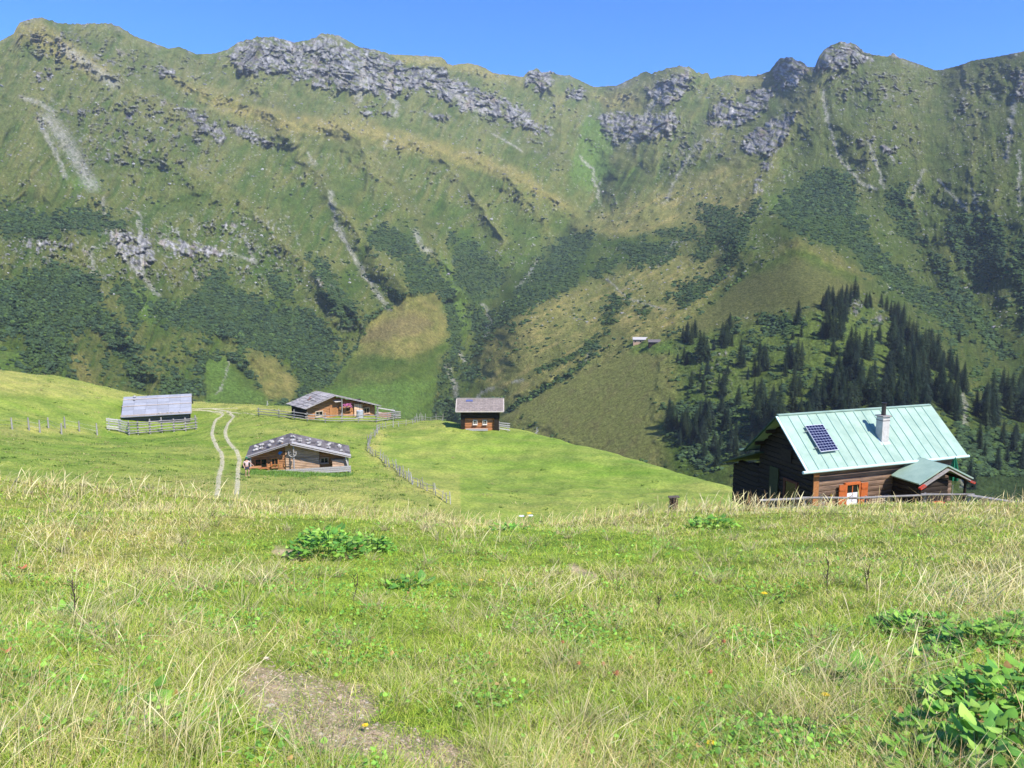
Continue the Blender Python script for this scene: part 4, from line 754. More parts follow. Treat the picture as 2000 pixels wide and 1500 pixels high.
# pale edge boards and battens along the front slopes (broad bleached planks on the right)
q = PB()
for k in range(6): 
    q.beam((.2, -.08 + k * .12, H2 + .03 + k * .004), (wr + .05, -.08 + k * .12 + random.uniform(-.03, .03), H2 - wr * tn + .04), .11, .05, tone=random.uniform(.7, 1.2))
for k in range(2): q.beam((-.1, -.1 + k * .14, H2 + .02), (-wl - .05, -.1 + k * .14, H2 - wl * tn + .03), .12, .05, tone=random.uniform(.6, .9))
q.build('edge_planks', M_pale, ro2)
q = PB(); q.beam((.1, -.16, H2 - .08), (wr + .03, -.16, H2 - wr * tn - .08), .05, .2, up=(0, 1, 0), tone=1.1); q.beam((-.1, -.16, H2 - .08), (-wl - .03, -.16, H2 - wl * tn - .08), .05, .2, up=(0, 1, 0), tone=.8); q.build('fascia', M_grey, ro2)
for s, xs in ((-1, (3.05, 2.55, 1.75, .75)), (1, (.25, .9, 1.65, 2.6, 3.5, 4.6))):
    for x in xs:
        for yy in (1.2 + random.uniform(-.3, .3), 2.6 + random.uniform(-.4, .4)):
            q = PB(); c_ = (s * x, yy, H2 - x * tn + .12); 
            for k in range(3): q.rock((c_[0] + random.uniform(-.14, .14), c_[1] + random.uniform(-.14, .14), c_[2] + random.uniform(-.03, .09)), random.uniform(.12, .2), .7)
            q.build('roof_stone', M_stone, ro2)
q = PB(); q.logs((-il, .9), (-.4, .9), -.3, H2, .17, .14, lim=lambda z: (max(0, 1 - (H2 - .15 - z) / tn / il) , 1.0), depth=.045); gw1 = q.build('gable_wall', M_log, h2)
q = PB(); q.logs((-.4, .75), (2.6, .75), -.3, H2 - .2, .15, .14, lim=lambda z: (0, min(1, (.4 + (H2 - .16 - z) / tn) / 3.0)), depth=.05); q.build('storeroom_wall', M_loggrey, h2)
q = PB(); q.logs((2.6, 1.1), (ir, 1.1), -.3, H2 - .9, .17, .14, lim=lambda z: (0, max(0, min(1, ((H2 - .18 - z) / tn - 2.6) / (ir - 2.6)))), depth=.045); q.build('shed_wall', M_log, h2)
q = PB(); q.logs((-il, L2 - .4), (-il, .9), -.3, H2 - il * tn - .1, .17, .14); q.logs((ir, 1.1), (ir, L2 - .4), -.3, H2 - ir * tn - .1, .17, .14); q.logs((ir, L2 - .4), (-il, L2 - .4), -.3, H2 - 1.4, .17, .14); q.build('side_wall', M_logdark, h2)
# stacked bright boards in front of the shed part, log ends of the storeroom
q = PB()
for k in range(5): q.box(3.75, 5.15 - .05 * k, .25, .8, .45 + k * .16 - .3, .58 + k * .16 - .3, random.uniform(.8, 1.2))
q.slab([(3.7, .22, .95), (5.1, .22, .62), (5.1, .85, .62), (3.7, .85, .95)], .06, 1.2); q.build('board_bay', M_loggrey, h2)
window(h2, -1.35, .72, .5, .5, .86, mat_tone("orange_window_wood", (.42, .17, .06), .7, .2, 6), fw=.12)
window(h2, -2.55, .50, .95, .75, .86, mat_tone("window_shutter_wood", (.40, .17, .07), .7, .2, 6), fw=.08)
window(h2, 1.25, .95, .55, .12, .74, M_loggrey, fw=.05, proud=.06, sill=False)
window(h2, 3.05, .55, .6, .42, 1.05, M_loggrey, fw=.08, proud=.08)
for x_, z_ in ((.35, H2 - .25), (ir + .1, H2 - ir * tn - .1), (-il, H2 - il * tn - .1)): q = PB(); q.cyl((x_, .05, -.3), (x_, .05, z_), .07, .065, 8); q.build('post', M_grey, h2)
q = PB(); q.beam((ir + .25, .0, -.25), (ir - .15, .0, H2 - ir * tn + .02), .1, .1, tone=1.2); q.build('brace', M_pale, h2)
q = PB(); 
for k, (z, dy) in enumerate(((-.02, 0), (.16, .02), (.34, 0))): q.beam((-il - .25, -.35 + dy, z), (ir + .35, -.35 + dy, z + .02), .06, .15, tone=random.uniform(.9, 1.1))
for x in np.linspace(-il - .1, ir + .3, 9): q.box(x - .04, x + .04, -.31, -.25, -.45, .42, 1)
q.build('plank_rail', M_pale, h2)
# antlers / driftwood wreath on the centre post
wpz = wp((AP2[0], AP2[1], ZF2), Y2, (.25, -.02, 1.75)); an = thing('antlers', 'pair of pale curved antlers hung on the middle post of the stone-roofed hut', 'antlers', wpz, Y2)
for s in (-1, 1):
    q = PB(); prev = Vector((0, 0, -.28))
    for k in range(6):
        a = -1.3 + k * .36; nx = Vector((s * .34 * math.cos(a), -.08, .12 + .36 * math.sin(a))); q.cyl(prev, nx, .035, .03, 6, tone=1); prev = nx
    q.cyl((s * .30, -.08, .1), (s * .12, -.1, .28), .025, .01, 5, tone=1); q.cyl((s * .24, -.08, -.12), (s * .05, -.1, .05), .025, .01, 5, tone=1); q.build('antler', M_pale, an)
bl = wp((AP2[0], AP2[1], ZF2), Y2, (-.85, .6, 1.75)); bt = thing('blue_flag', 'small bright blue pennant pinned under the roof of the stone-roofed hut', 'flag', bl, Y2)
q = PB(); q.slab([(-.22, 0, 0), (.0, -.02, -.14), (.24, 0, .12), (-.02, .02, .18)], .02, 1); q.build('cloth', mat_tone("blue_cloth", (.06, .22, .55), .8, .2, 10, bmp=0), bt)
fl = wp((AP2[0], AP2[1], ZF2), Y2, (-1.35, .68, .52)); ft = thing('flower_box', 'small flower box below the window of the stone-roofed hut', 'flower box', fl, Y2)
q = PB(); q.box(-.3, .3, -.1, .08, -.14, .02, 1); q.build('box', M_log, ft); q = PB()
for k in range(26): q.rock((random.uniform(-.32, .32), random.uniform(-.12, .08), random.uniform(.02, .16)), .05)
q.build('leaves', M_leaf, ft); q = PB()
for k in range(14): q.rock((random.uniform(-.32, .32), random.uniform(-.16, -.05), random.uniform(.04, .18)), .035)
q.build('blossoms', M_red, ft)
# chair and table on the terrace of the hut
tb = wp((AP2[0], AP2[1], ZF2), Y2, (-3.0, -.0, 0)); tt_ = thing('wooden_table', 'small brown wooden table on the terrace left of the stone-roofed hut window', 'table', tb, Y2)
q = PB(); q.box(-.5, .5, -.25, .35, .70, .76, 1.2); q.build('tabletop', M_log, tt_)
for x in (-.42, .42):
    for y in (-.2, .3): q = PB(); q.box(x - .035, x + .035, y - .035, y + .035, -.3, .7, 1); q.build('leg', M_log, tt_)
# boulders of the low footing under the plank rail
q = PB()
for k in range(46): x = -il - .3 + (il + ir + .7) * k / 45; q.rock((x, -.42 + random.uniform(-.05, .05), -.42 + random.uniform(-.03, .06)), random.uniform(.08, .15), .8)
q.build('stone_footing', M_stone, h2)

# ------------------------------------------------------------------ shingled hut behind it
AP3 = (-21.85, 93.48, -14.56); Y3 = rad(40.0); wl3, wr3, tn3, L3 = 3.95, 6.4, .31, 5.0; ZF3 = -17.75
h3 = thing('shingle_roof_hut', 'brown log hut with wide grey shingle roof, flower boxes and a dark side wall', 'cabin', (AP3[0], AP3[1], ZF3), Y3); H3 = AP3[2] - ZF3
r = PB()
for side, wd, ncs in ((-1, wl3, 6), (1, wr3, 10)):
    for i in range(ncs):
        a, b_ = wd * i / ncs, wd * (i + 1.25) / ncs; lift = .05
        y = -.05
        while y < L3:
            dy = random.uniform(.25, .5); j1 = random.uniform(-.04, .06)
            za, zb_ = H3 - a * tn3 + .0, H3 - b_ * tn3 + lift + random.uniform(0, .03)
            qd = [(side * a, y, za), (side * (b_ + j1), y, zb_), (side * (b_ + j1), min(L3, y + dy * .97), zb_), (side * a, min(L3, y + dy * .97), za)]
            r.slab(qd if side > 0 else qd[::-1], .045, random.uniform(.7, 1.35)); y += dy
ro3 = r.build('roof', M_shingle, h3)
q = PB(); q.beam((0, -.06, H3 - .05), (wr3, -.06, H3 - wr3 * tn3 - .05), .05, .17, up=(0, 1, 0), tone=1); q.beam((0, -.06, H3 - .05), (-wl3, -.06, H3 - wl3 * tn3 - .05), .05, .17, up=(0, 1, 0), tone=1); q.build('fascia', M_grey, ro3)
q = PB(); q.rock((-1.9, 2.8, H3 - .45), .22); q.rock((-2.3, 2.5, H3 - .6), .16); q.build('roof_stone', mat_tone("rusty_stone", (.25, .16, .13), .9, .3, 6), ro3)
for k in range(9):
    q = PB(); q.rock((-wl3 * .55 + random.uniform(-1.2, 1.2), .4 + k * .5, H3 - 1.0 + random.uniform(-.1, .3)), .14); q.v = [(v[0], v[1], H3 - abs(v[0]) * tn3 + .14 + (v[2] - (H3 - 1.0)) * .4) for v in q.v]; q.build('roof_stone', M_stone, ro3)
il3, ir3 = wl3 - .45, wr3 - .35
q = PB(); q.logs((-il3, .9), (ir3, .9), -.3, H3 - .1, .2, .16, lim=lambda z: ((max(0, 1 - (H3 - .2 - z) / tn3 / il3)) * il3 / (il3 + ir3), 1 - max(0, 1 - (H3 - .2 - z) / tn3 / ir3) * ir3 / (il3 + ir3))); q.build('gable_wall', M_log, h3)
q = PB(); q.logs((-il3, L3 - .3), (-il3, .9), -.3, H3 - il3 * tn3 - .15, .2, .16, ext=.1); q.logs((ir3, .9), (ir3, L3 - .3), -.3, H3 - ir3 * tn3 - .1, .2, .16); q.logs((ir3, L3 - .3), (-il3, L3 - .3), -.3, H3 - 1.6, .2, .16); q.build('side_wall', M_logdark, h3)
orw = mat_tone("warm_orange_boards", (.45, .21, .08), .75, .3, 6, (3, 3, .4))
q = PB()
for k in range(6): q.box(-.3 + k * .15, -.16 + k * .15, .72, .82, -.2, 1.55)
q.build('door', orw, h3)
window(h3, -1.75, .75, .85, .5, .85, mat_tone("window_paint_cream", (.52, .42, .3), .7, .2, 6), fw=.09)
window(h3, 2.2, .95, .5, .5, .85, orw, fw=.1, shut_mat=orw)
q = PB()
for k in range(7): q.box(2.95 + k * .17, 3.10 + k * .17, .55, .75, .1, 1.75 - k * .03, random.uniform(1.0, 1.6))
q.build('leaning_boards', M_loggrey, h3)
window(h3, 4.8, .35, .7, .6, .85, M_loggrey, fw=.12)
for x_, z_ in ((ir3, H3 - ir3 * tn3 - .1), (1.0, H3 - .5)): q = PB(); q.cyl((x_, .1, -.3), (x_, .1, z_), .085, .08, 8); q.build('post', M_grey, h3)
q = PB(); q.slab([(.1, .1, H3 - .85), (1.1, .1, H3 - .85), (1.1, .8, H3 - .7), (.1, .8, H3 - .7)], .05, 1.6); q.build('door_canopy', M_grey, h3)
def flowers(loc, yaw, w_, label):
    t = thing('flower_box', label, 'flower box', loc, yaw); q = PB(); q.box(-w_ / 2, w_ / 2, -.1, .1, -.15, .02, 1); q.build('box', M_log, t); q = PB()
    for k in range(int(60 * w_)): q.rock((random.uniform(-w_ / 2, w_ / 2), random.uniform(-.18, .1), random.uniform(-.22, .34)), .07)
    q.build('blossoms', M_pink, t); q = PB()
    for k in range(int(24 * w_)): q.rock((random.uniform(-w_ / 2, w_ / 2), random.uniform(-.14, .1), random.uniform(-.25, .2)), .06)
    q.build('leaves', M_leaf, t); return t
flowers(wp((AP3[0], AP3[1], ZF3), Y3, (1.75, .3, 1.62)), Y3, 1.3, 'hanging flower box full of pink blossoms under the gable of the shingled hut')
tr = wp((AP3[0], AP3[1], ZF3), Y3, (2.9, -.9, 0)); tk = thing('metal_tank', 'upright grey metal water tank in front of the shingled hut', 'tank', (tr.x, tr.y, ZF3), Y3)
q = PB(); q.cyl((0, 0, -.2), (0, 0, 1.05), .42, .42, 16, tone=1); q.cyl((0, 0, 1.05), (0, 0, 1.12), .45, .4, 16, tone=1.1); q.build('body', mat_tone("dull_zinc", (.40, .42, .43), .6, .15, 5, bmp=0), tk)
q = PB(); q.cyl((.5, -.05, 1.12 - .2), (.5, -.05, -.2), .025, .025, 6); q.build('pipe', M_zinc, tk)

# fences round the shingled hut
def gp(px, py, R): return on_ground(px, py, R)
fr = [gp(506, 812, 97), gp(545, 816, 95.5), gp(575, 819, 93), gp(600, 822, 90.5), gp(635, 825, 88.8), gp(668, 825, 88.8), gp(700, 825, 89), gp(735, 825, 89.2)]
fence('rail_fence', 'long grey rail fence around the front of the shingled hut', None, fr, (.25, .55, .9), M_grey, M_grey, post_h=1.15, pr=.06, rr=.06)
fr = [gp(735, 824, 89.4), gp(757, 822, 90.3), gp(772, 819, 91.5), gp(779, 815, 93.5), gp(775, 810, 96), gp(764, 806, 98)]
fence('garden_fence', 'round grey paling fence enclosing the small garden right of the shingled hut', None, fr, (.2, .45, .7, .95), M_grey, M_grey, post_h=1.05, pr=.05, rr=.055)
fr = [gp(737, 812, 94), gp(768, 810, 95.5)]
fence('rail_fence', 'short pale board fence beside the right corner post of the shingled hut', None, fr, (.5, 1.1), M_pale, M_pale, post_h=1.4, pr=.05, rr=.06, flat=True)
pile = gp(752, 815, 93); pt = thing('board_stack', 'reddish stack of boards inside the small garden fence', 'board stack', pile, .2)
q = PB()
for k in range(5): q.box(-.8 + random.uniform(-.05, .05), .8, -.3, .3, k * .12, k * .12 + .1)
q.build('boards', mat_tone("reddish_boards", (.46, .27, .19), .85, .25, 6), pt)

# ------------------------------------------------------------------ barn on the left with blue-grey roof
YB_, TB = rad(20.8), math.tan(rad(25)); AB = (-50.03, 97.75, -15.42); WB, LB = 4.18, 8.1; ZFB = -19.1
bn = thing('sheet_roof_barn', 'grey barn with pale silver-blue sheet roof behind a plank corral', 'barn', (AB[0], AB[1], ZFB), YB_); HB = AB[2] - ZFB
r = PB()
for i in range(3):
    for k in range(6):
        a, b_ = WB * i / 3, WB * (i + 1.06) / 3; x0, x1 = LB * k / 6, LB * (k + 1) / 6 - .015
        r.slab([(x0, -b_, HB - b_ * TB + .03), (x1, -b_, HB - b_ * TB + .03), (x1, -a, HB - a * TB), (x0, -a, HB - a * TB)], .05, random.uniform(.9, 1.12))
r.slab([(LB, WB, HB - WB * TB), (0, WB, HB - WB * TB), (0, 0, HB), (LB, 0, HB)], .05, 1); rb = r.build('roof', M_shingleblue, bn)
q = PB()
for y, tn_ in ((.75, 1), (2.15, 1), (4.0, 1.1)):
    for off in ((0,) if y < 3 else (0, .16)): q.cyl((-.05, -y - off, HB - (y + off) * TB + .09), (LB + .05, -y - off + .05, HB - (y + off) * TB + .09), .055, .05, 6, tone=random.uniform(.8, 1.15))
q.build('roof_pole', mat_tone("pale_brown_pole", (.50, .42, .36), .9, .3, 6), rb)
for x, y in ((1.3, .3), (1.3, .95), (4.4, 4.0), (5.3, 4.0), (5.8, 4.0), (6.7, 4.0)):
    q = PB(); q.rock((x, -y, HB - y * TB + .16), .17); q.build('roof_stone', M_stone, rb)
q = PB(); q.logs((.4, -WB + .6), (LB - .3, -WB + .6), -.4, HB - WB * TB + .2, .2, .15); q.build('front_wall', mat_tone("dark_grey_logs", (.13, .125, .13), .9, .3, 5, (.3, 1, 2)), bn)
q = PB(); q.logs((.4, WB - .5), (.4, -WB + .6), -.4, HB - .2, .2, .15, lim=lambda z: (.5 - min(.5, (HB - .1 - z) / TB / (2 * WB - 1.1)), .5 + min(.5, (HB - .1 - z) / TB / (2 * WB - 1.1)))); q.logs((LB - .3, -WB + .6), (LB - .3, WB - .5), -.4, HB - .2, .2, .15, lim=lambda z: (.5 - min(.5, (HB - .1 - z) / TB / (2 * WB - 1.1)), .5 + min(.5, (HB - .1 - z) / TB / (2 * WB - 1.1)))); q.logs((LB - .3, WB - .5), (.4, WB - .5), -.4, HB - WB * TB + .2, .2, .15); q.build('side_wall', M_logdark, bn)
fr = [gp(213, 840, 98), gp(233, 843, 97), gp(252, 848, 95)]
fence('plank_fence', 'pale horizontal plank fence at the left end of the barn corral', None, fr, (.25, .55, .85, 1.15, 1.4), M_pale, M_pale, post_h=1.5, pr=.06, rr=.07, flat=True)
fr = [gp(252, 850, 95), gp(270, 849, 96), gp(293, 847, 97), gp(317, 845, 98), gp(340, 843, 99), gp(363, 841, 100), gp(383, 838, 101.5)]
fence('corral_fence', 'grey corral fence with thick posts running in front of the barn', None, fr, (.25, .55, .9, 1.25, 1.5), M_grey, M_grey, post_h=1.75, pr=.10, rr=.06)
# wire fence on the left
fr = [gp(-60, 838, 97), gp(24, 838, 97), gp(57, 840, 97), gp(78, 845, 94), gp(95, 836, 98), gp(120, 848, 93), gp(127, 836, 98), gp(155, 842, 96), gp(190, 850, 92)]
wf = thing('wire_fence', 'line of weathered stakes strung with thin wire across the left pasture', 'fence', fr[0])
for p in fr:
    q = PB(); p = p - fr[0]; q.cyl((p.x, p.y, p.z - .2), (p.x + random.uniform(-.05, .05), p.y, p.z + random.uniform(1.15, 1.4)), .085, .07, 6); q.build('post', M_grey, wf)
for h_ in (.5, .95):
    q = PB()
    for a, b_ in zip(fr[:-1], fr[1:]): q.cyl(a - fr[0] + Vector((0, 0, h_)), b_ - fr[0] + Vector((0, 0, h_)), .008, .008, 4, tone=1)
    q.build('wire', M_zinc, wf)

# ------------------------------------------------------------------ small hut in the middle, two windows under a deep brown roof
Y4 = rad(.8); T4 = math.tan(rad(30)); A4 = (-6.58, 90.64, -14.5); W4, L4 = 2.1, 5.55; ZF4 = -17.95
h4 = thing('small_hut', 'small log hut on the mound with plain brown-grey roof and two little windows', 'cabin', (A4[0], A4[1], ZF4), Y4); H4 = A4[2] - ZF4
r = PB()
for i in range(8):
    for k in range(18):
        a, b_ = W4 * i / 8, W4 * (i + 1.1) / 8; x0, x1 = L4 * k / 18, L4 * (k + 1) / 18 - .008
        r.slab([(x0, -b_, H4 - b_ * T4 + .02), (x1, -b_, H4 - b_ * T4 + .02), (x1, -a, H4 - a * T4), (x0, -a, H4 - a * T4)], .04, random.uniform(.88, 1.12))
r.slab([(L4, W4, H4 - W4 * T4), (0, W4, H4 - W4 * T4), (0, 0, H4), (L4, 0, H4)], .06, 1); r4 = r.build('roof', M_shinglebrown, h4)
q = PB(); q.beam((-.02, 0, H4 + .03), (L4 + .02, 0, H4 + .03), .2, .06, tone=1); q.beam((-.03, -W4, H4 - W4 * T4 - .01), (-.03, 0, H4 - .01), .06, .12, up=(1, 0, 0), tone=1.1); q.beam((L4 + .03, -W4, H4 - W4 * T4 - .01), (L4 + .03, 0, H4 - .01), .06, .12, up=(1, 0, 0), tone=1.1); q.beam((-.03, -W4 - .02, H4 - W4 * T4 - .02), (L4 + .03, -W4 - .02, H4 - W4 * T4 - .02), .05, .1, tone=1.4); q.build('edge_board', mat_tone("light_edge_board", (.42, .37, .31), .9, .2, 5), r4)
q = PB(); q.slab([(1.1, -.55, H4 - .55 * T4 + .06), (1.9, -.55, H4 - .55 * T4 + .06), (1.9, -.25, H4 - .25 * T4 + .06), (1.1, -.25, H4 - .25 * T4 + .06)], .03, 1); q.build('roof_hatch', mat_tone("dark_blue_hatch", (.10, .12, .25), .4, .1, 5), r4)
q = PB(); q.logs((1.05, -1.25), (4.45, -1.25), -.25, 1.75, .19, .15, ext=.08); q.build('front_wall', mat_tone("warm_logs", (.44, .18, .07), .85, .45, 4, (.3, .3, 2), col2=(.22, .10, .05)), h4)
q = PB(); q.logs((.5, -1.45), (5.1, -1.45), 1.32, H4 - 1.45 * T4 - .05, .2, .3); q.build('loft_front', M_logdark, h4)
q = PB(); q.logs((.6, 1.6), (.6, -1.3), -.25, H4 - .95, .2, .15); q.logs((4.9, -1.3), (4.9, 1.6), -.25, H4 - .95, .2, .15); q.logs((4.9, 1.6), (.6, 1.6), -.25, H4 - 1, .2, .15); q.build('side_wall', M_loggrey, h4)
q = PB()
for xa, xb in ((.62, .95), (4.95, 4.55)):
    for k in range(8): z = -.25 + k * .2; q.cyl((xa, -1.5, z + .1), (xa, -.9, z + .1), .1, .1, 8)
    q.slab([(min(xa, xb) - .08, -1.55, -.25), (max(xa, xb), -1.55, -.25), (max(xa, xb) + (.12 if xa > 2 else .05), -1.55, 1.4), (min(xa, xb) - .1, -1.55, 1.4)], .1, .8)
q.build('corner_posts', M_logdark, h4)
M_wf = mat_tone("whitewashed_frame", (.72, .66, .58), .8, .1, 5, bmp=0)
window(h4, 2.2, .62, .38, .42, -1.30, M_wf, fw=.07, proud=.1); window(h4, 3.35, .62, .38, .42, -1.30, M_wf, fw=.07, proud=.1)
q = PB(); q.box(1.1, 3.7, -1.75, -1.45, .02, .08, 1.1); q.box(1.1, 3.7, -1.72, -1.68, -.14, .0, 1); q.build('plank_step', M_pale, h4)
bp = [Vector((A4[0] + 5.1, A4[1] - 1.2, gz(A4[0] + 5.1, A4[1] - 1.2))), Vector((A4[0] + 6.1, A4[1] - 1.0, gz(A4[0] + 6.1, A4[1] - 1.0)))]
fence('gate_fence', 'short pale four-rail fence at the right wall of the small hut', None, bp, (.25, .5, .75, 1.0), M_pale, M_pale, post_h=1.1, pr=.05, rr=.05, flat=True)

# distant farm on the spur
def farm(px, py, wpx, label, roofm, wallm, h_=3.4, ext=0):
    j, i = mtn_idx(px, py); c_ = MT[int(j), int(i)]; R_ = DD[int(j), int(i)]; w_ = wpx * R_ / FPX
    t = thing('farmhouse', label, 'farmhouse', (c_[0], c_[1], c_[2] - .8), rad(-6)); q = PB()
    q.logs((-w_ / 2 + .6, -2.4), (w_ / 2 - .6, -2.4), -3, h_, .4, .3); q.logs((-w_ / 2 + .6, 3), (-w_ / 2 + .6, -2.4), -3, h_, .4, .3); q.logs((w_ / 2 - .6, -2.4), (w_ / 2 - .6, 3), -3, h_, .4, .3); q.build('wall', wallm, t)
    q = PB(); q.slab([(-w_ / 2, -3.4, h_ - .3), (w_ / 2, -3.4, h_ - .3), (w_ / 2, .3, h_ + 1.8), (-w_ / 2, .3, h_ + 1.8)], .25, 1); q.slab([(w_ / 2, 4, h_ - .3), (-w_ / 2, 4, h_ - .3), (-w_ / 2, .3, h_ + 1.8), (w_ / 2, .3, h_ + 1.8)], .25, 1); q.build('roof', roofm, t)
    for k in range(3): x = -w_ / 3 + k * w_ / 3; q = PB(); q.box(x - .5, x + .5, -2.6, -2.5, .8, 2.0, 1); q.build('window', M_glass, t)
    return t
farm(1251, 669, 30, 'distant long farmhouse with pale silver roof, left one of the pair on the spur', M_pale, M_loggrey)
farm(1278, 670, 24, 'distant dark-roofed barn, right one of the pair on the spur', M_slate, M_logdark, 2.6)

# ------------------------------------------------------------------ winding stake fence
SF = [(880, 985, 57), (862, 975, 59.5), (845, 962, 62), (826, 955, 64.5), (808, 947, 67), (793, 936, 69.5), (776, 921, 72.5), (762, 912, 75), (745, 899, 78), (730, 890, 80.5), (719, 880, 83), (720, 868, 85.5), (727, 858, 88), (735, 850, 90), (736, 842, 92), (756, 837, 94), (780, 832, 95.5), (805, 828, 97), (830, 824, 99), (852, 823, 99.5), (875, 826, 99)]
sp = [on_ground(*q) for q in SF]; pts = []
for a, b_ in zip(sp[:-1], sp[1:]):
    k = max(2, int((b_ - a).length / .68))
    for i in range(k): q = a.lerp(b_, i / k); q.x += random.uniform(-.14, .14); q.y += random.uniform(-.14, .14); q.z = gz(q.x, q.y); pts.append(q)
pts = pts[:98]
sfn = thing('stake_fence', 'long winding fence of pale upright stakes through the middle of the pasture', 'fence', pts[0])
for i, p in enumerate(pts):
    q = PB(); p = p - pts[0]; h_ = random.uniform(.6, 1.15); q.cyl((p.x, p.y, p.z - .2), (p.x + random.uniform(-.14, .14), p.y + random.uniform(-.1, .1), p.z + h_), random.uniform(.035, .06), .03, 5, wob=.15)
    q.build('stake', M_pale if random.random() < .3 else M_grey, sfn)
q = PB()
for a, b_ in zip(pts[:-1], pts[1:]):
    for h_ in (.3, .6): q.cyl(a - pts[0] + Vector((0, 0, h_ + random.uniform(-.06, .06))), b_ - pts[0] + Vector((0, 0, h_ + random.uniform(-.06, .06))), .02, .02, 4)
q.build('rail', M_grey, sfn)
for px, py, R, lb in ((1048, 849, 92, 'single pale stake on the skyline right of the small hut'), (522, 795, 117, 'single grey stake on the skyline left of the shingled hut')):
    p = on_ground(px, py, R); t = thing('fence_stake', lb, 'stake', p); q = PB(); q.cyl((0, 0, -.2), (.04, 0, .9), .07, .05, 6); q.build('stake', M_pale, t)
    q = PB(); q.cyl((-.35, -.1, .05), (.25, 0, .5), .04, .03, 5); q.build('side_stick', M_pale, t)
# ------------------------------------------------------------------ farm track: two pale ruts
def rut(name, line, w0, w1, dens=.5):
    P3 = [on_ground(*q) for q in line]; pl = [P3[0]]
    for k in range(len(P3) - 1):
        a, b_, c_, d_ = P3[max(0, k - 1)], P3[k], P3[k + 1], P3[min(len(P3) - 1, k + 2)]; nst = max(2, int((c_ - b_).length / .35))
        for i in range(1, nst + 1):
            t = i / nst; pl.append(.5 * ((2 * b_) + (c_ - a) * t + (2 * a - 5 * b_ + 4 * c_ - d_) * t * t + (3 * b_ - a - 3 * c_ + d_) * t ** 3))
    pl = np.array([tuple(p) for p in pl]); tg = np.gradient(pl[:, :2], axis=0); tg /= np.linalg.norm(tg, axis=1)[:, None] + 1e-9; nr = np.stack([-tg[:, 1], tg[:, 0]], 1); k = len(pl); s = np.linspace(0, 1, k)
    wd = (w0 + (w1 - w0) * s) * (1 + .35 * fbm(s * k * .35, s * 0, 3, 301)); wd2 = (w0 + (w1 - w0) * s) * (1 + .35 * fbm(s * k * .35, s * 0 + 5, 3, 305)); cols = 7; co = []
    for c_ in range(cols):
        f_ = c_ / (cols - 1) * 2 - 1; off = np.where(f_ < 0, wd, wd2) * f_; x = pl[:, 0] + nr[:, 0] * off; y = pl[:, 1] + nr[:, 1] * off; co.append(np.stack([x, y, ground_z(x, y) + .035 - .05 * f_ * f_], 1))
    co = np.stack(co, 1); return link(name, np_mesh(name, co.reshape(-1, 3), grid_quads(k, cols), smooth=True, mat=M_track), kind='structure')
M_track, n, b, o = new_mat("gravel_track"); n1 = noise(n, 6, 8, .75); n.links.new(ramp(n, n1, [(.36, (.16, .21, .05)), (.5, (.42, .38, .23)), (.7, (.58, .52, .38))]), b.inputs['Base Color']); b.inputs['Roughness'].default_value = 1; bump(n, b, n1, .6, .03)
rut('track', [(424, 968, 56), (426, 950, 62), (428, 930, 66), (434, 905, 73), (432, 885, 80), (420, 865, 87), (414, 845, 92), (419, 825, 100), (434, 812, 105), (432, 806, 108), (410, 802, 112), (373, 801, 113)], .20, .24)
rut('track', [(462, 966, 56), (464, 945, 62), (465, 920, 69), (468, 900, 75), (462, 880, 81), (446, 862, 88), (440, 845, 93), (445, 828, 99), (456, 815, 104), (450, 808, 107), (425, 800, 113), (373, 798, 115)], .20, .24)
rut('track', [(385, 799, 114), (420, 797, 114), (465, 797, 113.5)], .2, .12)
rut('track', [(420, 803, 111), (460, 806, 108), (500, 811, 100)], .18, .1)

# ------------------------------------------------------------------ person at the corner of the stone-roofed hut
def skin_body(name, chain, mat, parent, sub=2):
    """chain: list of (start index or None, point, radius) -> one continuous surface"""
    me = bpy.data.meshes.new(name); vs = [c_[1] for c_ in chain]; es = [(c_[0], i) for i, c_ in enumerate(chain) if c_[0] is not None]
    me.from_pydata(vs, es, []); o = bpy.data.objects.new(name, me); C.objects.link(o)
    md = o.modifiers.new('skin', 'SKIN'); md.use_smooth_shade = True; sv = me.skin_vertices[0].data
    for i, c_ in enumerate(chain): r_ = c_[2]; sv[i].radius = (r_, r_) if not isinstance(r_, tuple) else r_; sv[i].use_root = (i == 0)
    s_ = o.modifiers.new('sub', 'SUBSURF'); s_.levels = sub; s_.render_levels = sub; me.materials.append(mat)
    dg = bpy.context.evaluated_depsgraph_get(); dg.update(); m2 = bpy.data.meshes.new_from_object(o.evaluated_get(dg)); o.modifiers.clear(); o.data = m2; m2.name = name
    if not m2.materials: m2.materials.append(mat)
    ta = m2.color_attributes.new('Tone', 'FLOAT_COLOR', 'POINT'); ta.data.foreach_set('color', np.ones(len(m2.vertices) * 4, np.float32))
    if parent: o.parent = parent
    return o
M_skin = mat_tone("skin", (.56, .33, .23), .6, .08, 10, bmp=0); M_top = mat_tone("pale_pink_shirt", (.66, .50, .50), .85, .15, 10, bmp=0); M_short = mat_tone("dark_shorts", (.05, .05, .08), .85, .2, 10, bmp=0)
pp_ = on_ground(483, 930, 69.0); pz = pp_.z
per = thing('person', 'person in pink top and green cap leaning at the left corner of the stone-roofed hut', 'person', pp_, rad(35))
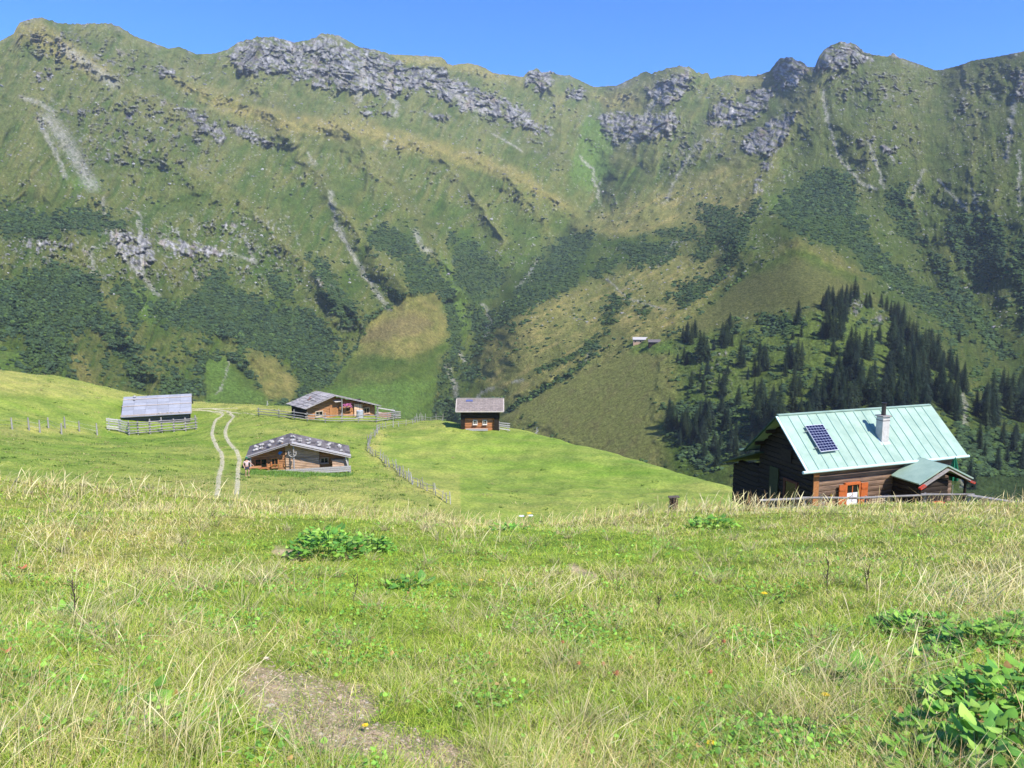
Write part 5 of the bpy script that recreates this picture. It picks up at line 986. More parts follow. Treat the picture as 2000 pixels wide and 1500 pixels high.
# facing local -y, leaning back, one arm resting on the plank rail, knees slightly bent
B = [(None, (0, .02, .93), .125), (0, (0, .0, 1.08), (.14, .10)), (1, (0, -.01, 1.25), (.155, .105)), (2, (0, .01, 1.41), (.13, .09)), (3, (0, .015, 1.50), .055), (4, (0, .0, 1.58), .07), (5, (0, -.015, 1.66), (.078, .095)), (6, (0, -.01, 1.74), (.06, .08)),
     (3, (-.19, .02, 1.39), .055), (8, (-.30, .05, 1.13), .042), (9, (-.27, -.14, .93), .033), (10, (-.26, -.20, .88), (.038, .018)),
     (3, (.19, .02, 1.39), .055), (12, (.36, .0, 1.16), .042), (13, (.50, -.12, 1.02), .033), (14, (.55, -.16, .99), (.038, .018)),
     (0, (-.10, .01, .86), .09), (16, (-.12, -.07, .49), .058), (17, (-.12, .03, .10), .038), (18, (-.12, -.02, .04), .04), (19, (-.13, -.17, .03), .028),
     (0, (.10, .01, .86), .09), (21, (.14, -.10, .50), .058), (22, (.13, .02, .10), .038), (23, (.13, -.03, .04), .04), (24, (.14, -.18, .03), .028)]
for hand, sx in ((11, -.26), (15, .55)):
    hp = Vector(B[hand][1]); 
    for k, (dx, ln) in enumerate(((-.028, .07), (-.010, .085), (.009, .08), (.027, .06))):
        B.append((hand, (hp.x + dx, hp.y - ln * .6, hp.z - ln * .5), .0085)); B.append((len(B) - 1, (hp.x + dx, hp.y - ln * .75, hp.z - ln), .0075))
    B.append((hand, (hp.x + (.05 if sx < 0 else -.05), hp.y - .02, hp.z - .02), .010))
per.scale = (.93, .93, .93); skin_body('body', B, M_skin, per)
skin_body('shirt', [(None, (0, .02, .96), (.150, .125)), (0, (0, .0, 1.08), (.155, .118)), (1, (0, -.01, 1.25), (.172, .122)), (2, (0, .01, 1.40), (.145, .105)), (3, (-.19, .02, 1.385), .068), (4, (-.26, .04, 1.24), .060), (3, (.19, .02, 1.385), .068), (6, (.29, .02, 1.26), .060)], M_top, per)
skin_body('shorts', [(None, (0, .02, .93), (.150, .132)), (0, (-.10, .0, .84), .108), (1, (-.115, -.05, .58), .088), (0, (.10, .0, .84), .108), (3, (.13, -.07, .58), .088)], M_short, per)
q = PB(); 
for a in np.linspace(0, 6.28, 12, endpoint=False): pass
ringv = []; 
for z, r_ in ((1.69, .105), (1.74, .108), (1.79, .09), (1.825, .045)): ringv += [(r_ * math.cos(t_) * .95, r_ * math.sin(t_) * 1.08 - .01, z) for t_ in np.linspace(0, 2 * math.pi, 14, endpoint=False)]
q.add(ringv, [(i * 14 + k, i * 14 + (k + 1) % 14, (i + 1) * 14 + (k + 1) % 14, (i + 1) * 14 + k) for i in range(3) for k in range(14)] + [tuple(range(42, 56))], 1)
q.slab([(-.07, -.10, 1.705), (.07, -.10, 1.705), (.055, -.20, 1.69), (-.055, -.20, 1.69)], .012, 1); q.build('cap', M_green, per, smooth=True)
q = PB()
for z, r_, n_ in ((1.60, .088, 14), (1.69, .10, 14)):
    pass
hv = []
for z, r_ in ((1.56, .07), (1.62, .092), (1.69, .101)): hv += [(r_ * math.cos(t_) * .95, abs(r_) * math.sin(t_) * 1.05 + .005, z) for t_ in np.linspace(-.25, math.pi + .25, 12)]
q.add(hv, [(i * 12 + k, i * 12 + k + 1, (i + 1) * 12 + k + 1, (i + 1) * 12 + k) for i in range(2) for k in range(11)], 1); q.build('hair', mat_tone("brown_hair", (.08, .045, .025), .8, .3, 20, bmp=0), per, smooth=True)
q = PB()
for x in (-.032, .032): q.rock((x, -.105, 1.675), .011, 1, .3)
q.rock((0, -.118, 1.65), .016, 1.2, 3.0); q.build('face', M_short, per)
# rucksack beside the person
rk = wp((AP2[0], AP2[1], ZF2), Y2, (-3.45, -.02, -.05)); rt_ = thing('rucksack', 'brown rucksack leaning on the rail next to the person', 'rucksack', rk, .3)
q = PB(); q.add([(x * (1 - .25 * (z > .4)), y * (1 - .2 * (z > .4)), z) for z in (0, .25, .5, .62) for x, y in ((-.2, -.12), (.2, -.12), (.23, 0), (.2, .12), (-.2, .12), (-.23, 0))], [(i * 6 + k, i * 6 + (k + 1) % 6, (i + 1) * 6 + (k + 1) % 6, (i + 1) * 6 + k) for i in range(3) for k in range(6)] + [tuple(range(18, 24)), tuple(range(5, -1, -1))], 1); q.build('bag', mat_tone("brown_canvas", (.20, .12, .08), .9, .3, 8), rt_, smooth=False)
q = PB(); q.box(-.15, .15, -.19, -.12, .08, .3, 1); q.build('pocket', mat_tone("dark_canvas", (.10, .07, .06), .9, .3, 8), rt_)

# ------------------------------------------------------------------ spruces
m_needle = mat_leafy("spruce_needles", .10, .75, spec=.12); m_bark = mat_tone("spruce_bark", (.09, .065, .05), .95, .4, 3)
def spruce_mesh(seed, H=20., slim=.20, dense=1.0, skirt=.05):
    rg = np.random.default_rng(seed); V = []; T = []; K = []
    z = H * skirt; nv = 0
    while z < H * .985:
        f_ = (z / H); R0 = H * slim * (1 - f_) ** .62 * rg.uniform(.85, 1.12); nb = max(5, int(9 * dense * (1 - f_ * .45)))
        ph = rg.uniform(0, 6.28)
        for k in range(nb):
            a = ph + 6.283 * k / nb + rg.uniform(-.25, .25); Rb = R0 * rg.uniform(.7, 1.15) + .15; up_ = rg.uniform(.05, .2) * Rb; dr = Rb * rg.uniform(.28, .5); ca, sa = math.cos(a), math.sin(a); tone = rg.uniform(.6, 1.45)
            ns = 4
            for s in range(ns):                                     # sprays hanging along the branch
                r0, r1 = Rb * (s / ns) * .95 + .05, Rb * ((s + 1) / ns) * 1.02; w_ = (Rb * .34) * (1 - .5 * (s / ns)) * rg.uniform(.7, 1.25)
                zz0 = z + up_ * (r0 / Rb) - dr * (r0 / Rb) ** 1.6; zz1 = z + up_ * (r1 / Rb) - dr * (r1 / Rb) ** 1.6 - rg.uniform(0, .12) * Rb
                for sd in (-1, 1):
                    q = [(r0, 0, zz0), (r1, sd * w_ * .25, zz1), ((r0 * .45 + r1 * .55), sd * w_, (zz0 + zz1) / 2 - rg.uniform(.08, .3) * w_ * 1.6)]
                    V += [(x * ca - y * sa, x * sa + y * ca, zq) for x, y, zq in q]; T.append((nv, nv + 1, nv + 2)); nv += 3; tn_ = tone * rg.uniform(.75, 1.3); K += [tn_ * .85, tn_ * 1.15, tn_]
        z += H * .030 * (1 - .45 * f_) * rg.uniform(.8, 1.2) / dense
    V += [(0.12, 0, H * .95), (-.1, .1, H * .95), (0, 0, H * 1.02)]; T.append((nv, nv + 1, nv + 2)); K += [1, 1, 1]
    col_ = np.array([[.018, .034, .017], [.015, .030, .020], [.024, .042, .018], [.017, .033, .015], [.021, .036, .022], [.028, .044, .018]][seed - 1])[None] * np.array(K)[:, None]
    return np_mesh('crown', np.array(V), tris=np.array(T), col=col_, mat=m_needle)
def trunk_mesh(H):
    q = PB(); q.cyl((0, 0, -1.5), (0, 0, H * .9), H * .012 + .08, .03, 7); o = q.build('trunk', m_bark); me = o.data; bpy.data.objects.remove(o); return me
crowns = [(spruce_mesh(s, 20, sl, dn_, sk_), trunk_mesh(20)) for s, sl, dn_, sk_ in ((1, .21, 1.15, .01), (2, .175, 1.15, .02), (3, .24, 1.1, .01), (4, .19, 1.05, .02), (5, .26, 1.15, .01), (6, .16, 1.15, .02))]
TREES = 0
def tree(px, py, hpx, label, group=None, kind=None):
    """spruce whose foot is seen at (px, py) on the mountain and that stands hpx photograph pixels tall"""
    global TREES
    j, i = mtn_idx(px, py); c_ = MT[int(j), int(i)]; R_ = DD[int(j), int(i)]; H = 1.04 * hpx * R_ / FPX; k = random.randrange(6) if kind is None else kind
    t = thing('spruce', label, 'tree', c_, random.uniform(0, 6.28), group); s = H / 20.; t.scale = (s * random.uniform(.9, 1.2), s * random.uniform(.9, 1.2), s)
    for nm, me in (('crown', crowns[k][0]), ('trunk', crowns[k][1])): o = bpy.data.objects.new(nm, me); C.objects.link(o); o.parent = t
    TREES += 1; return t
SOLO = [(1558, 630, 42, 'lone dark spruce on the bare slope left of the pale rocks'), (1426, 642, 30, 'slim spruce standing highest on the left edge of the wooded slope'), (1479, 634, 14, 'tiny spruce on the scrubby slope above the left trees'), (1564, 658, 22, 'thin spruce just below the lone dark one'),
        (1549, 662, 18, 'small spruce pair member below the lone dark spruce'), (1492, 722, 50, 'slender spruce standing free, right of the left cluster'), (1446, 716, 52, 'broad dark spruce in the open left of the slender one'), (1422, 732, 22, 'short spruce among pale boulders'),
        (1474, 735, 42, 'spruce standing right beside the broad one in the open'), (1394, 684, 26, 'small spruce between two left clusters'), (1324, 708, 18, 'tiny spruce at the far left edge below the distant farm'), (1306, 693, 12, 'bushy little spruce left of the wooded slope'),
        (1872, 668, 24, 'little spruce alone on the right slope above the stand'), (1955, 678, 14, 'tiny spruce far up on the right slope'), (1817, 692, 44, 'spruce at the upper right tip of the dense stand'), (1716, 670, 36, 'spruce right beside the lower pale rock'), (1649, 628, 30, 'rounded spruce left of the upper pale rock'),
        (1628, 696, 36, 'spruce standing apart below the upper group, on open grass'), (1735, 738, 48, 'spruce alone in the grassy gap of the stand'), (1408, 806, 34, 'young spruce in the scrub low on the left'), (1368, 740, 22, 'small dark spruce at the foot of the left cluster'),
        (1549, 805, 70, 'tall spruce with a black shadow left of the green roof'), (1483, 830, 90, 'tallest spruce in the lower left clump behind the cabin ridge'), (1506, 850, 84, 'dense spruce directly left of the cabin gable')]
for s_ in SOLO: tree(*s_)
def cluster(pts_, label, group):
    for p_ in pts_: tree(p_[0] + random.uniform(-1, 1), p_[1], p_[2] * random.uniform(.92, 1.08), label, group)
cluster([(1341, 668, 36), (1352, 672, 44), (1358, 660, 34), (1366, 690, 46), (1374, 704, 52), (1380, 700, 40), (1333, 660, 24)], 'dark spruce in the small cluster at the left end of the wooded slope', 'spruces in the left cluster')
cluster([(1410, 666, 38), (1418, 672, 44), (1424, 668, 30), (1414, 680, 30), (1430, 676, 26)], 'dark spruce in the second cluster from the left, by pale stones', 'spruces in the second cluster')
cluster([(1538, 722, 48), (1545, 712, 40), (1556, 722, 56), (1565, 720, 50), (1534, 735, 34), (1550, 770, 58), (1560, 772, 44)], 'dark spruce in the narrow column of trees above the green roof gable', 'spruces in the narrow column')
cluster([(1612, 604, 34), (1618, 598, 38), (1626, 594, 34), (1634, 606, 36), (1640, 600, 34), (1652, 596, 36), (1660, 592, 32), (1669, 586, 40), (1676, 582, 26), (1690, 600, 26), (1698, 592, 22), (1700, 600, 20), (1644, 588, 26), (1606, 600, 24)], 'dark spruce in the group around the upper pale rock', 'spruces at the top of the slope')
cluster([(1612, 660, 44), (1622, 664, 48), (1632, 662, 46), (1640, 660, 40), (1606, 656, 30), (1618, 634, 34), (1628, 640, 34), (1645, 644, 30), (1660, 694, 56), (1668, 700, 60), (1678, 698, 44), (1690, 700, 50), (1700, 696, 44), (1655, 715, 50), (1672, 720, 54)], 'dark spruce in the middle group below the pale rocks', 'spruces in the middle group')
def stand(poly, n_, hmin, hmax, label, group, mind=6.5):
    got = []; tries = 0; xs = [p[0] for p in poly]; ys = [p[1] for p in poly]
    while len(got) < n_ and tries < 4000:
        tries += 1; x, y = random.uniform(min(xs), max(xs)), random.uniform(min(ys), max(ys))
        if inpoly(np.array([x]), np.array([y]), poly)[0] and all(abs(x - a) * 1.0 + abs(y - b_) * .7 > mind for a, b_ in got): got.append((x, y))
    for x, y in sorted(got, key=lambda q: q[1]): tree(x, y, random.uniform(hmin, hmax), label, group)
stand([(1730, 650), (1765, 640), (1790, 680), (1830, 700), (1835, 740), (1880, 770), (1830, 800), (1740, 800), (1735, 740), (1745, 700)], 44, 44, 60, 'dark spruce in the dense stand on the right of the slope', 'spruces in the dense right stand')
stand([(1640, 720), (1700, 730), (1740, 770), (1800, 800), (1820, 840), (1560, 840), (1590, 790), (1620, 760)], 52, 46, 66, 'dark spruce in the dense stand rising directly behind the green roof', 'spruces behind the green roof')
stand([(1835, 700), (1870, 740), (1890, 745), (1885, 770), (1850, 740)], 9, 28, 46, 'dark spruce in the loose row at the upper right of the slope', 'spruces in the upper right row')
stand([(1838, 780), (1862, 770), (1880, 800), (1872, 825), (1850, 815)], 8, 44, 58, 'dark spruce in the clump just right of the cabin ridge', 'spruces right of the ridge')
stand([(1900, 800), (1940, 790), (1945, 835), (1905, 830)], 9, 40, 60, 'dark spruce in the clump right of the pale gully', 'spruces right of the gully')
stand([(1945, 755), (2000, 770), (2040, 830), (1975, 830), (1960, 790)], 14, 40, 60, 'dark spruce in the clump at the right edge of the picture', 'spruces at the right edge')
stand([(1300, 830), (1345, 810), (1400, 830), (1470, 850), (1500, 900), (1420, 920), (1330, 880)], 34, 30, 56, 'bushy green spruce in the mixed wood above the pasture, left of the cabin', 'spruces in the mixed wood')
stand([(1470, 800), (1500, 790), (1560, 830), (1570, 870), (1470, 880)], 10, 60, 84, 'tall dark spruce in the clump behind the cabin gable', 'spruces behind the gable')
stand([(1870, 860), (1960, 850), (2040, 880), (2040, 960), (1890, 960)], 15, 26, 46, 'dark spruce low on the slope right of the cabin', 'spruces low on the right')
stand([(1335, 690), (1400, 690), (1500, 700), (1530, 780), (1440, 800), (1340, 770)], 16, 22, 44, 'dark spruce scattered on the open bouldery slope between the clusters', 'spruces scattered on the slope', 12)
cluster([(1630, 618, 34), (1642, 622, 38), (1650, 612, 34), (1614, 622, 36), (1745, 626, 34), (1752, 634, 38), (1762, 642, 40), (1740, 616, 28), (1730, 606, 26), (1722, 600, 24)], 'dark spruce in the ring of trees between the two pale rocks', 'spruces between the pale rocks')
print('trees', TREES)
# yellow-green bush right of the porch
bu = P(1985, 985, 36); buz = gz(bu[0], bu[1]); bt_ = thing('garden_bush', 'low yellow-green bush behind the pole fence at the far right', 'bush', (bu[0], bu[1], min(buz, bu[2] - .3)))
k = 900; rg = np.random.default_rng(8); c_ = rg.normal(0, 1, (k, 3)) * [.5, .35, .2] + [0, 0, .35]; c_[:120] = rg.normal(0, 1, (120, 3)) * [.1, .1, .18] + [-.35, 0, .85]; s_ = .05; tri = c_[:, None] + rg.uniform(-s_, s_, (k, 3, 3)) * 1.6
link('foliage', np_mesh('foliage', tri.reshape(-1, 3), tris=np.arange(k * 3).reshape(-1, 3), col=np.repeat(np.array([.22, .30, .02])[None] * rg.uniform(.5, 1.3, (k, 1)), 3, 0), mat=mat_leafy("bush_leaves", .35)), bt_)
q = PB()
for i in range(6): q.cyl((random.uniform(-.2, .2), 0, -.1), (random.uniform(-.5, .5), random.uniform(-.2, .2), .45), .015, .006, 5)
q.build('stems', m_bark, bt_)

# ------------------------------------------------------------------ grass: one mass per kind
def blades(x, y, h, w, lean, az_, col0, col1, seg=2, head=0.0, z0=-.02):
    """bent tapering blades standing on the ground at x, y; lean is the tip's sideways travel as a share of h"""
    k = len(x); z = ground_z(x, y) + z0; yaw = RNG.uniform(0, 2 * math.pi, k); wx_, wy_ = np.cos(yaw) * w / 2, np.sin(yaw) * w / 2; lx, ly = np.cos(az_) * lean * h, np.sin(az_) * lean * h
    rows = []; cols = []
    for s in range(seg):
        t = s / seg; b2 = t ** 1.8; wd = (1 - .55 * t) * (1 + head * 1.8 * (s == seg - 1)); cx, cy, cz = x + lx * b2, y + ly * b2, z + h * (t - .18 * lean * b2)
        rows += [np.stack([cx - wx_ * wd, cy - wy_ * wd, cz], 1), np.stack([cx + wx_ * wd, cy + wy_ * wd, cz], 1)]; c_ = col0 + (col1 - col0) * t; cols += [c_, c_]
    rows.append(np.stack([x + lx, y + ly, z + h * (1 - .18 * lean)], 1)); cols.append(col1)
    V = np.stack(rows, 1); nv = V.shape[1]; Cc = np.stack(cols, 1); b0 = (np.arange(k) * nv)[:, None]
    qs = np.concatenate([b0 + np.array([2 * s, 2 * s + 1, 2 * s + 3, 2 * s + 2])[None] for s in range(seg - 1)]) if seg > 1 else None
    ts = b0 + np.array([2 * seg - 2, 2 * seg - 1, 2 * seg])[None]
    return V.reshape(-1, 3), qs, ts, Cc.reshape(-1, 3)
def field(n_, r0, r1, p_, amax=57):
    """random places, denser towards the viewer"""
    a = np.radians(RNG.uniform(-amax, amax, n_)); u = RNG.random(n_); R = (r0 ** (-p_) + u * (r1 ** (-p_) - r0 ** (-p_))) ** (-1 / p_)
    return R * np.sin(a), R * np.cos(a), R
def pick(n_, pal, wts):
    pal = np.array(pal); return pal[RNG.choice(len(pal), n_, p=np.array(wts) / sum(wts))] * RNG.uniform(.75, 1.25, (n_, 1))
def soil_at(px, py, R):
    m = np.zeros(px.shape)
    for a, b_, w_ in SOIL: m = np.maximum(m, 1 - sstep(.7, 1.1, segdist(px, py, [a, b_]) / w_ + .9 * fbm(px / 38, py / 22, 3, 9)))
    return m * (R < 15)
m_grass = mat_leafy("grass_blades", .30, .6, spec=.15, lift=.8); m_straw = mat_leafy("straw_blades", .25, .7, spec=.15, lift=.6); m_forb = mat_leafy("herb_leaves", .30, .5, spec=.3, lift=.35)
cabx, caby = CL[0], CL[1]
def outside_cabin(x, y):
    dx, dy = x - CL[0], y - CL[1]; u_ = dx * math.cos(YAW) + dy * math.sin(YAW); v_ = -dx * math.sin(YAW) + dy * math.cos(YAW)
    return ~((u_ > .2) & (u_ < 8.4) & (v_ > -2.3) & (v_ < 4.2))
# short turf
x, y, R = field(540000, 1.7, 40, .55); px, py = project(x, y, ground_z(x, y)); dr = dryness(x, y, px, py); so = soil_at(px, py, R)
kp = (RNG.random(len(x)) > so * .86) & outside_cabin(x, y); x, y, R, px, py, dr = [a[kp] for a in (x, y, R, px, py, dr)]; k = len(x)
clump = np.clip(.5 + 1.0 * fbm(x * 1.6, y * 1.6, 3, 401), 0, 1); patch = np.clip(.5 + .9 * fbm(x / 1.2, y / 1.2, 3, 405), 0, 1)
h_ = (.035 + .075 * clump * RNG.uniform(.5, 1.3, k)) * (1 + .5 * dr) * (1 + .012 * R); w_ = np.maximum(.0036, .0007 * R) * RNG.uniform(.7, 1.5, k)
gcol = pick(k, [(.35, .52, .05), (.47, .62, .075), (.25, .43, .045), (.60, .64, .12)], [3, 3, 2, 2]); scol = pick(k, [(.84, .74, .30), (.90, .82, .44), (.70, .58, .23)], [3, 2, 1])
dsel = (RNG.random(k) < np.clip(-.06 + .72 * dr + .3 * (patch - .5), 0, 1))[:, None]; base = np.where(dsel, scol, gcol)
v, qs, ts, cc = blades(x, y, h_, w_, RNG.uniform(.2, 1.7, k), RNG.uniform(0, 6.28, k), base * .8, base * 1.1, 2)
o = link('short_grass', np_mesh('short_grass', v, qs, ts, cc, mat=m_grass), kind='stuff'); tag(o, 'short green and yellowish turf covering the near slope', 'grass')
# tussocks and long straw stalks
x, y, R = field(80000, 1.6, 42, .35); px, py = project(x, y, ground_z(x, y)); dr = dryness(x, y, px, py); clump = fbm(x * .9, y * .9, 3, 411)
kp = (RNG.random(len(x)) < np.clip(.02 + (.55 + .5 * sstep(13, 20, R)) * dr ** 2 + .7 * np.clip(clump, 0, 1) * dr, 0, 1)) & outside_cabin(x, y) & (RNG.random(len(x)) > soil_at(px, py, R) * .95); x, y, R, px, py, dr = [a[kp] for a in (x, y, R, px, py, dr)]; k = len(x)
band = sstep(13, 22, R); h_ = RNG.uniform(.07, .24, k) * (1 + 1.0 * band) * (.7 + .5 * dr) * np.where(RNG.random(k) < .05, 1.7, 1); w_ = np.maximum(.0028, .00042 * R) * RNG.uniform(.7, 1.4, k)
sc_ = pick(k, [(.80, .68, .36), (.72, .58, .27), (.58, .45, .19), (.50, .53, .16), (.46, .29, .13)], [3, 4, 3, 2, 1.2])
v, qs, ts, cc = blades(x, y, h_, w_, RNG.uniform(.1, 1.0, k), RNG.normal(.2, 1.3, k), sc_ * .85, sc_ * 1.1, 4, head=.5)
o = link('dry_grass', np_mesh('dry_grass', v, qs, ts, cc, mat=m_straw), kind='stuff'); tag(o, 'long pale straw stalks and seed heads, thickest along the crest', 'dry grass')
# tussocks: bunches of arching blades
tx, ty, tR = field(1450, 2.0, 36, .3); tx = np.append(tx, [P(px_, py_, 5)[0] for px_, py_ in ((1640, 1340),)]); ty = np.append(ty, [4.8]); k = len(tx); per_ = 46; rad_ = RNG.uniform(.04, .13, k)
a = RNG.uniform(0, 6.28, (k, per_)); rr = np.sqrt(RNG.random((k, per_))) * rad_[:, None]; x = (tx[:, None] + rr * np.cos(a)).ravel(); y = (ty[:, None] + rr * np.sin(a)).ravel(); R = np.hypot(x, y)
dt = np.repeat(RNG.random(k), per_); cg = pick(k * per_, [(.27, .40, .07), (.40, .47, .12)], [1, 1]); cs = pick(k * per_, [(.68, .60, .34), (.54, .46, .22)], [1, 1]); cb = np.where((RNG.random(k * per_) < dt)[:, None], cs, cg)
kp = outside_cabin(x, y) & (soil_at(*project(x, y, ground_z(x, y)), R) < .3)
v, qs, ts, cc = blades(x[kp], y[kp], (RNG.uniform(.1, .27, k * per_) * np.repeat(RNG.uniform(.7, 1.4, k), per_))[kp], (np.maximum(.003, .0005 * R) * RNG.uniform(.7, 1.3, k * per_))[kp], RNG.uniform(.3, 1.3, k * per_)[kp], a.ravel()[kp] + RNG.normal(0, .3, k * per_)[kp], cb[kp] * .8, cb[kp] * 1.1, 3)
o = link('grass_tussocks', np_mesh('grass_tussocks', v, qs, ts, cc, mat=m_grass), kind='stuff'); tag(o, 'bunched tussocks of arching grass scattered over the near slope', 'grass')
# the tall pale bunches that stand out on the left, the right and in the middle
for bx_, by_, bR, nb_, bh in ((85, 1115, 9.0, 60, .85), (130, 1100, 9.4, 40, .8), (130, 1245, 6.5, 40, .45), (370, 1440, 4.2, 90, .5), (330, 1490, 3.7, 90, .5), (250, 1180, 7.6, 60, .4), (460, 1150, 8.4, 70, .45), (330, 1250, 6.4, 80, .4), (1085, 1160, 8.5, 110, .35), (1600, 1345, 4.9, 70, .4), (1660, 1330, 5.0, 90, .45), (1910, 1190, 7.8, 160, .45), (1960, 1170, 8.0, 120, .45), (1850, 1160, 8.5, 90, .4), (1040, 1250, 6.3, 60, .25), (1740, 1230, 6.6, 40, .5), (1180, 1480, 3.8, 50, .25), (900, 1060, 13, 60, .5), (560, 1010, 18, 60, .6), (860, 1015, 19, 60, .6), (40, 1480, 3.8, 80, .35), (1420, 1300, 5.6, 50, .3), (1690, 1420, 4.2, 60, .25), (1450, 1000, 27, 90, .85), (1500, 1000, 27.5, 70, .8), (1560, 1003, 28, 50, .7), (1400, 1003, 26, 60, .7), (1700, 1008, 29, 50, .6), (100, 965, 25, 80, .7), (300, 965, 25, 80, .7), (1950, 1015, 28, 60, .6)):
    p = on_ground(bx_, by_, bR); sp_ = .05 * bR; x = p.x + RNG.normal(0, sp_, nb_); y = p.y + RNG.normal(0, sp_, nb_); c_ = pick(nb_, [(.78, .70, .38), (.68, .58, .28), (.50, .48, .18), (.40, .26, .12)], [3, 2, 1.5, 2 if bR > 23 else .4])
    XX = blades(x, y, RNG.uniform(.35, 1.0, nb_) * bh, np.maximum(.0032, .0006 * bR) * RNG.uniform(.7, 1.4, nb_), RNG.uniform(.1, 1.3, nb_), RNG.normal(.2, 1.4, nb_), c_ * .85, c_ * 1.1, 4, head=.8)
    if 'acc' not in globals(): acc = []
    acc.append(XX)
off = 0; VV, QQ, TT2, CC = [], [], [], []
for v, qs, ts, cc in acc: VV.append(v); QQ.append(qs + off); TT2.append(ts + off); CC.append(cc); off += len(v)
o = link('tall_straw', np_mesh('tall_straw', np.concatenate(VV), np.concatenate(QQ), np.concatenate(TT2), np.concatenate(CC), mat=m_straw), kind='stuff'); tag(o, 'taller bleached straw bunches leaning out of the turf', 'dry grass')
# broad herb leaves in the turf
x, y, R = field(145000, 1.7, 36, .5); px, py = project(x, y, ground_z(x, y)); dr = dryness(x, y, px, py); q_ = fbm(x / 1.1, y / 1.1, 3, 421)
kp = (RNG.random(len(x)) < np.clip(.35 + 1.6 * q_ - .55 * dr, .02, 1)) & outside_cabin(x, y) & (soil_at(px, py, R) < .4); x, y, R = x[kp], y[kp], R[kp]; k = len(x)
def leaves(x, y, z, s, tilt, az_, colr, asp=.55):
    colr = colr * RNG.uniform(.8, 1.2, (len(x), 1))
    """pointed oval leaves, folded along the midrib: six corners each"""
    k = len(x); d = np.stack([np.cos(az_) * np.cos(tilt), np.sin(az_) * np.cos(tilt), np.sin(tilt)], 1); sd = np.stack([-np.sin(az_), np.cos(az_), np.zeros(k)], 1); up_ = np.cross(sd, d) * -1
    c0 = np.stack([x, y, z], 1); S = s[:, None]; pts_ = [(0, 0, 0), (.12, -asp * .62, .05), (.38, -asp, .10), (.7, -asp * .82, .07), (.9, -asp * .4, -.03), (1, 0, -.12), (.9, asp * .4, -.03), (.7, asp * .82, .07), (.38, asp, .10), (.12, asp * .62, .05), (.5, 0, -.03)]
    V = np.stack([c0 + d * S * a - sd * S * b_ * .9 + up_ * S * -c_ for a, b_, c_ in pts_], 1); b0 = (np.arange(k) * 11)[:, None]
    T = np.concatenate([b0 + np.array([i, (i + 1) % 10, 10])[None] for i in range(10)]); return V.reshape(-1, 3), T, np.repeat(colr, 11, 0) * np.tile(np.array([.8, .95, 1.05, 1.1, 1.1, 1.1, 1.1, 1.05, 1., .95, 1.15]), k)[:, None]
s_ = RNG.uniform(.012, .032, k) * (1 + .03 * R); cg = pick(k, [(.19, .40, .05), (.27, .49, .07), (.14, .31, .045), (.46, .30, .10)], [4, 4, 3, .25])
v, T, cc = leaves(x, y, ground_z(x, y) + RNG.uniform(.02, .09, k), s_, RNG.uniform(-.2, .8, k), RNG.uniform(0, 6.28, k), cg)
o = link('herb_cover', np_mesh('herb_cover', v, None, T, cc, mat=m_forb), kind='stuff'); tag(o, 'small green herb leaves growing low between the grass of the near slope', 'ground cover')
# pasture beyond the crest: short cropped tufts
x, y, R = field(230000, 42, 132, .6, 52); px, py = project(x, y, ground_z(x, y)); dm_ = meadow_dry(x, y, px, py); rm = polymask(px, py, [(735, 870), (800, 832), (1000, 830), (1100, 850), (1450, 950), (1450, 1040), (900, 1020), (780, 930)], 8)
def hut_clear(x, y):
    ok = np.ones(x.shape, bool)
    for c_, yw, bx_ in (((AP2[0], AP2[1]), Y2, (-3.9, 5.6, -.5, 5)), ((AP3[0], AP3[1]), Y3, (-4, 6.4, 0, 5.2)), ((A4[0], A4[1]), Y4, (.3, 5.3, -1.8, 2)), ((AB[0], AB[1]), YB_, (0, 8.2, -4, 4))):
        dx, dy = x - c_[0], y - c_[1]; u_ = dx * math.cos(yw) + dy * math.sin(yw); v_ = -dx * math.sin(yw) + dy * math.cos(yw); ok &= ~((u_ > bx_[0]) & (u_ < bx_[1]) & (v_ > bx_[2]) & (v_ < bx_[3]))
    return ok
tracks = np.minimum(segdist(px, py, [(424, 968), (428, 930), (434, 905), (420, 865), (414, 845), (419, 825), (434, 812), (410, 802), (373, 801)]), segdist(px, py, [(462, 966), (465, 920), (468, 900), (462, 880), (446, 862), (440, 845), (445, 828), (456, 815), (440, 806), (425, 800)])) / np.clip((py - 790) / 30, .6, 4)
kp = hut_clear(x, y) & ((tracks > 1.3) | (RNG.random(len(x)) < .25)); x, y, R, px, py, dm_, rm = [a[kp] for a in (x, y, R, px, py, dm_, rm)]; k = len(x)
cg = pick(k, [(.155, .275, .044), (.21, .345, .056), (.12, .225, .036)], [3, 3, 2]); cs = pick(k, [(.54, .49, .22), (.43, .40, .16)], [1, 1]); cb = np.where((RNG.random(k) < dm_ * .8)[:, None], cs, cg)
cb = cb * np.clip(1 + .75 * fbm(x / 1.6, y / 1.6, 3, 441) + .35 * fbm(x / 7, y / 4, 2, 445), .55, 1.5)[:, None]; tall = np.clip(.4 + fbm(x / 3, y / 3, 3, 431) + dm_ * .6, .25, 1.3) * (1 - .6 * rm)
v, qs, ts, cc = blades(x, y, .16 * tall * RNG.uniform(.6, 1.4, k), .00045 * R * RNG.uniform(.7, 1.4, k), RNG.uniform(.1, .9, k), RNG.uniform(0, 6.28, k), cb * .9, cb * 1.08, 2)
o = link('pasture_grass', np_mesh('pasture_grass', v, qs, ts, cc, mat=m_grass), kind='stuff'); tag(o, 'cropped pasture grass around the huts beyond the crest', 'grass')
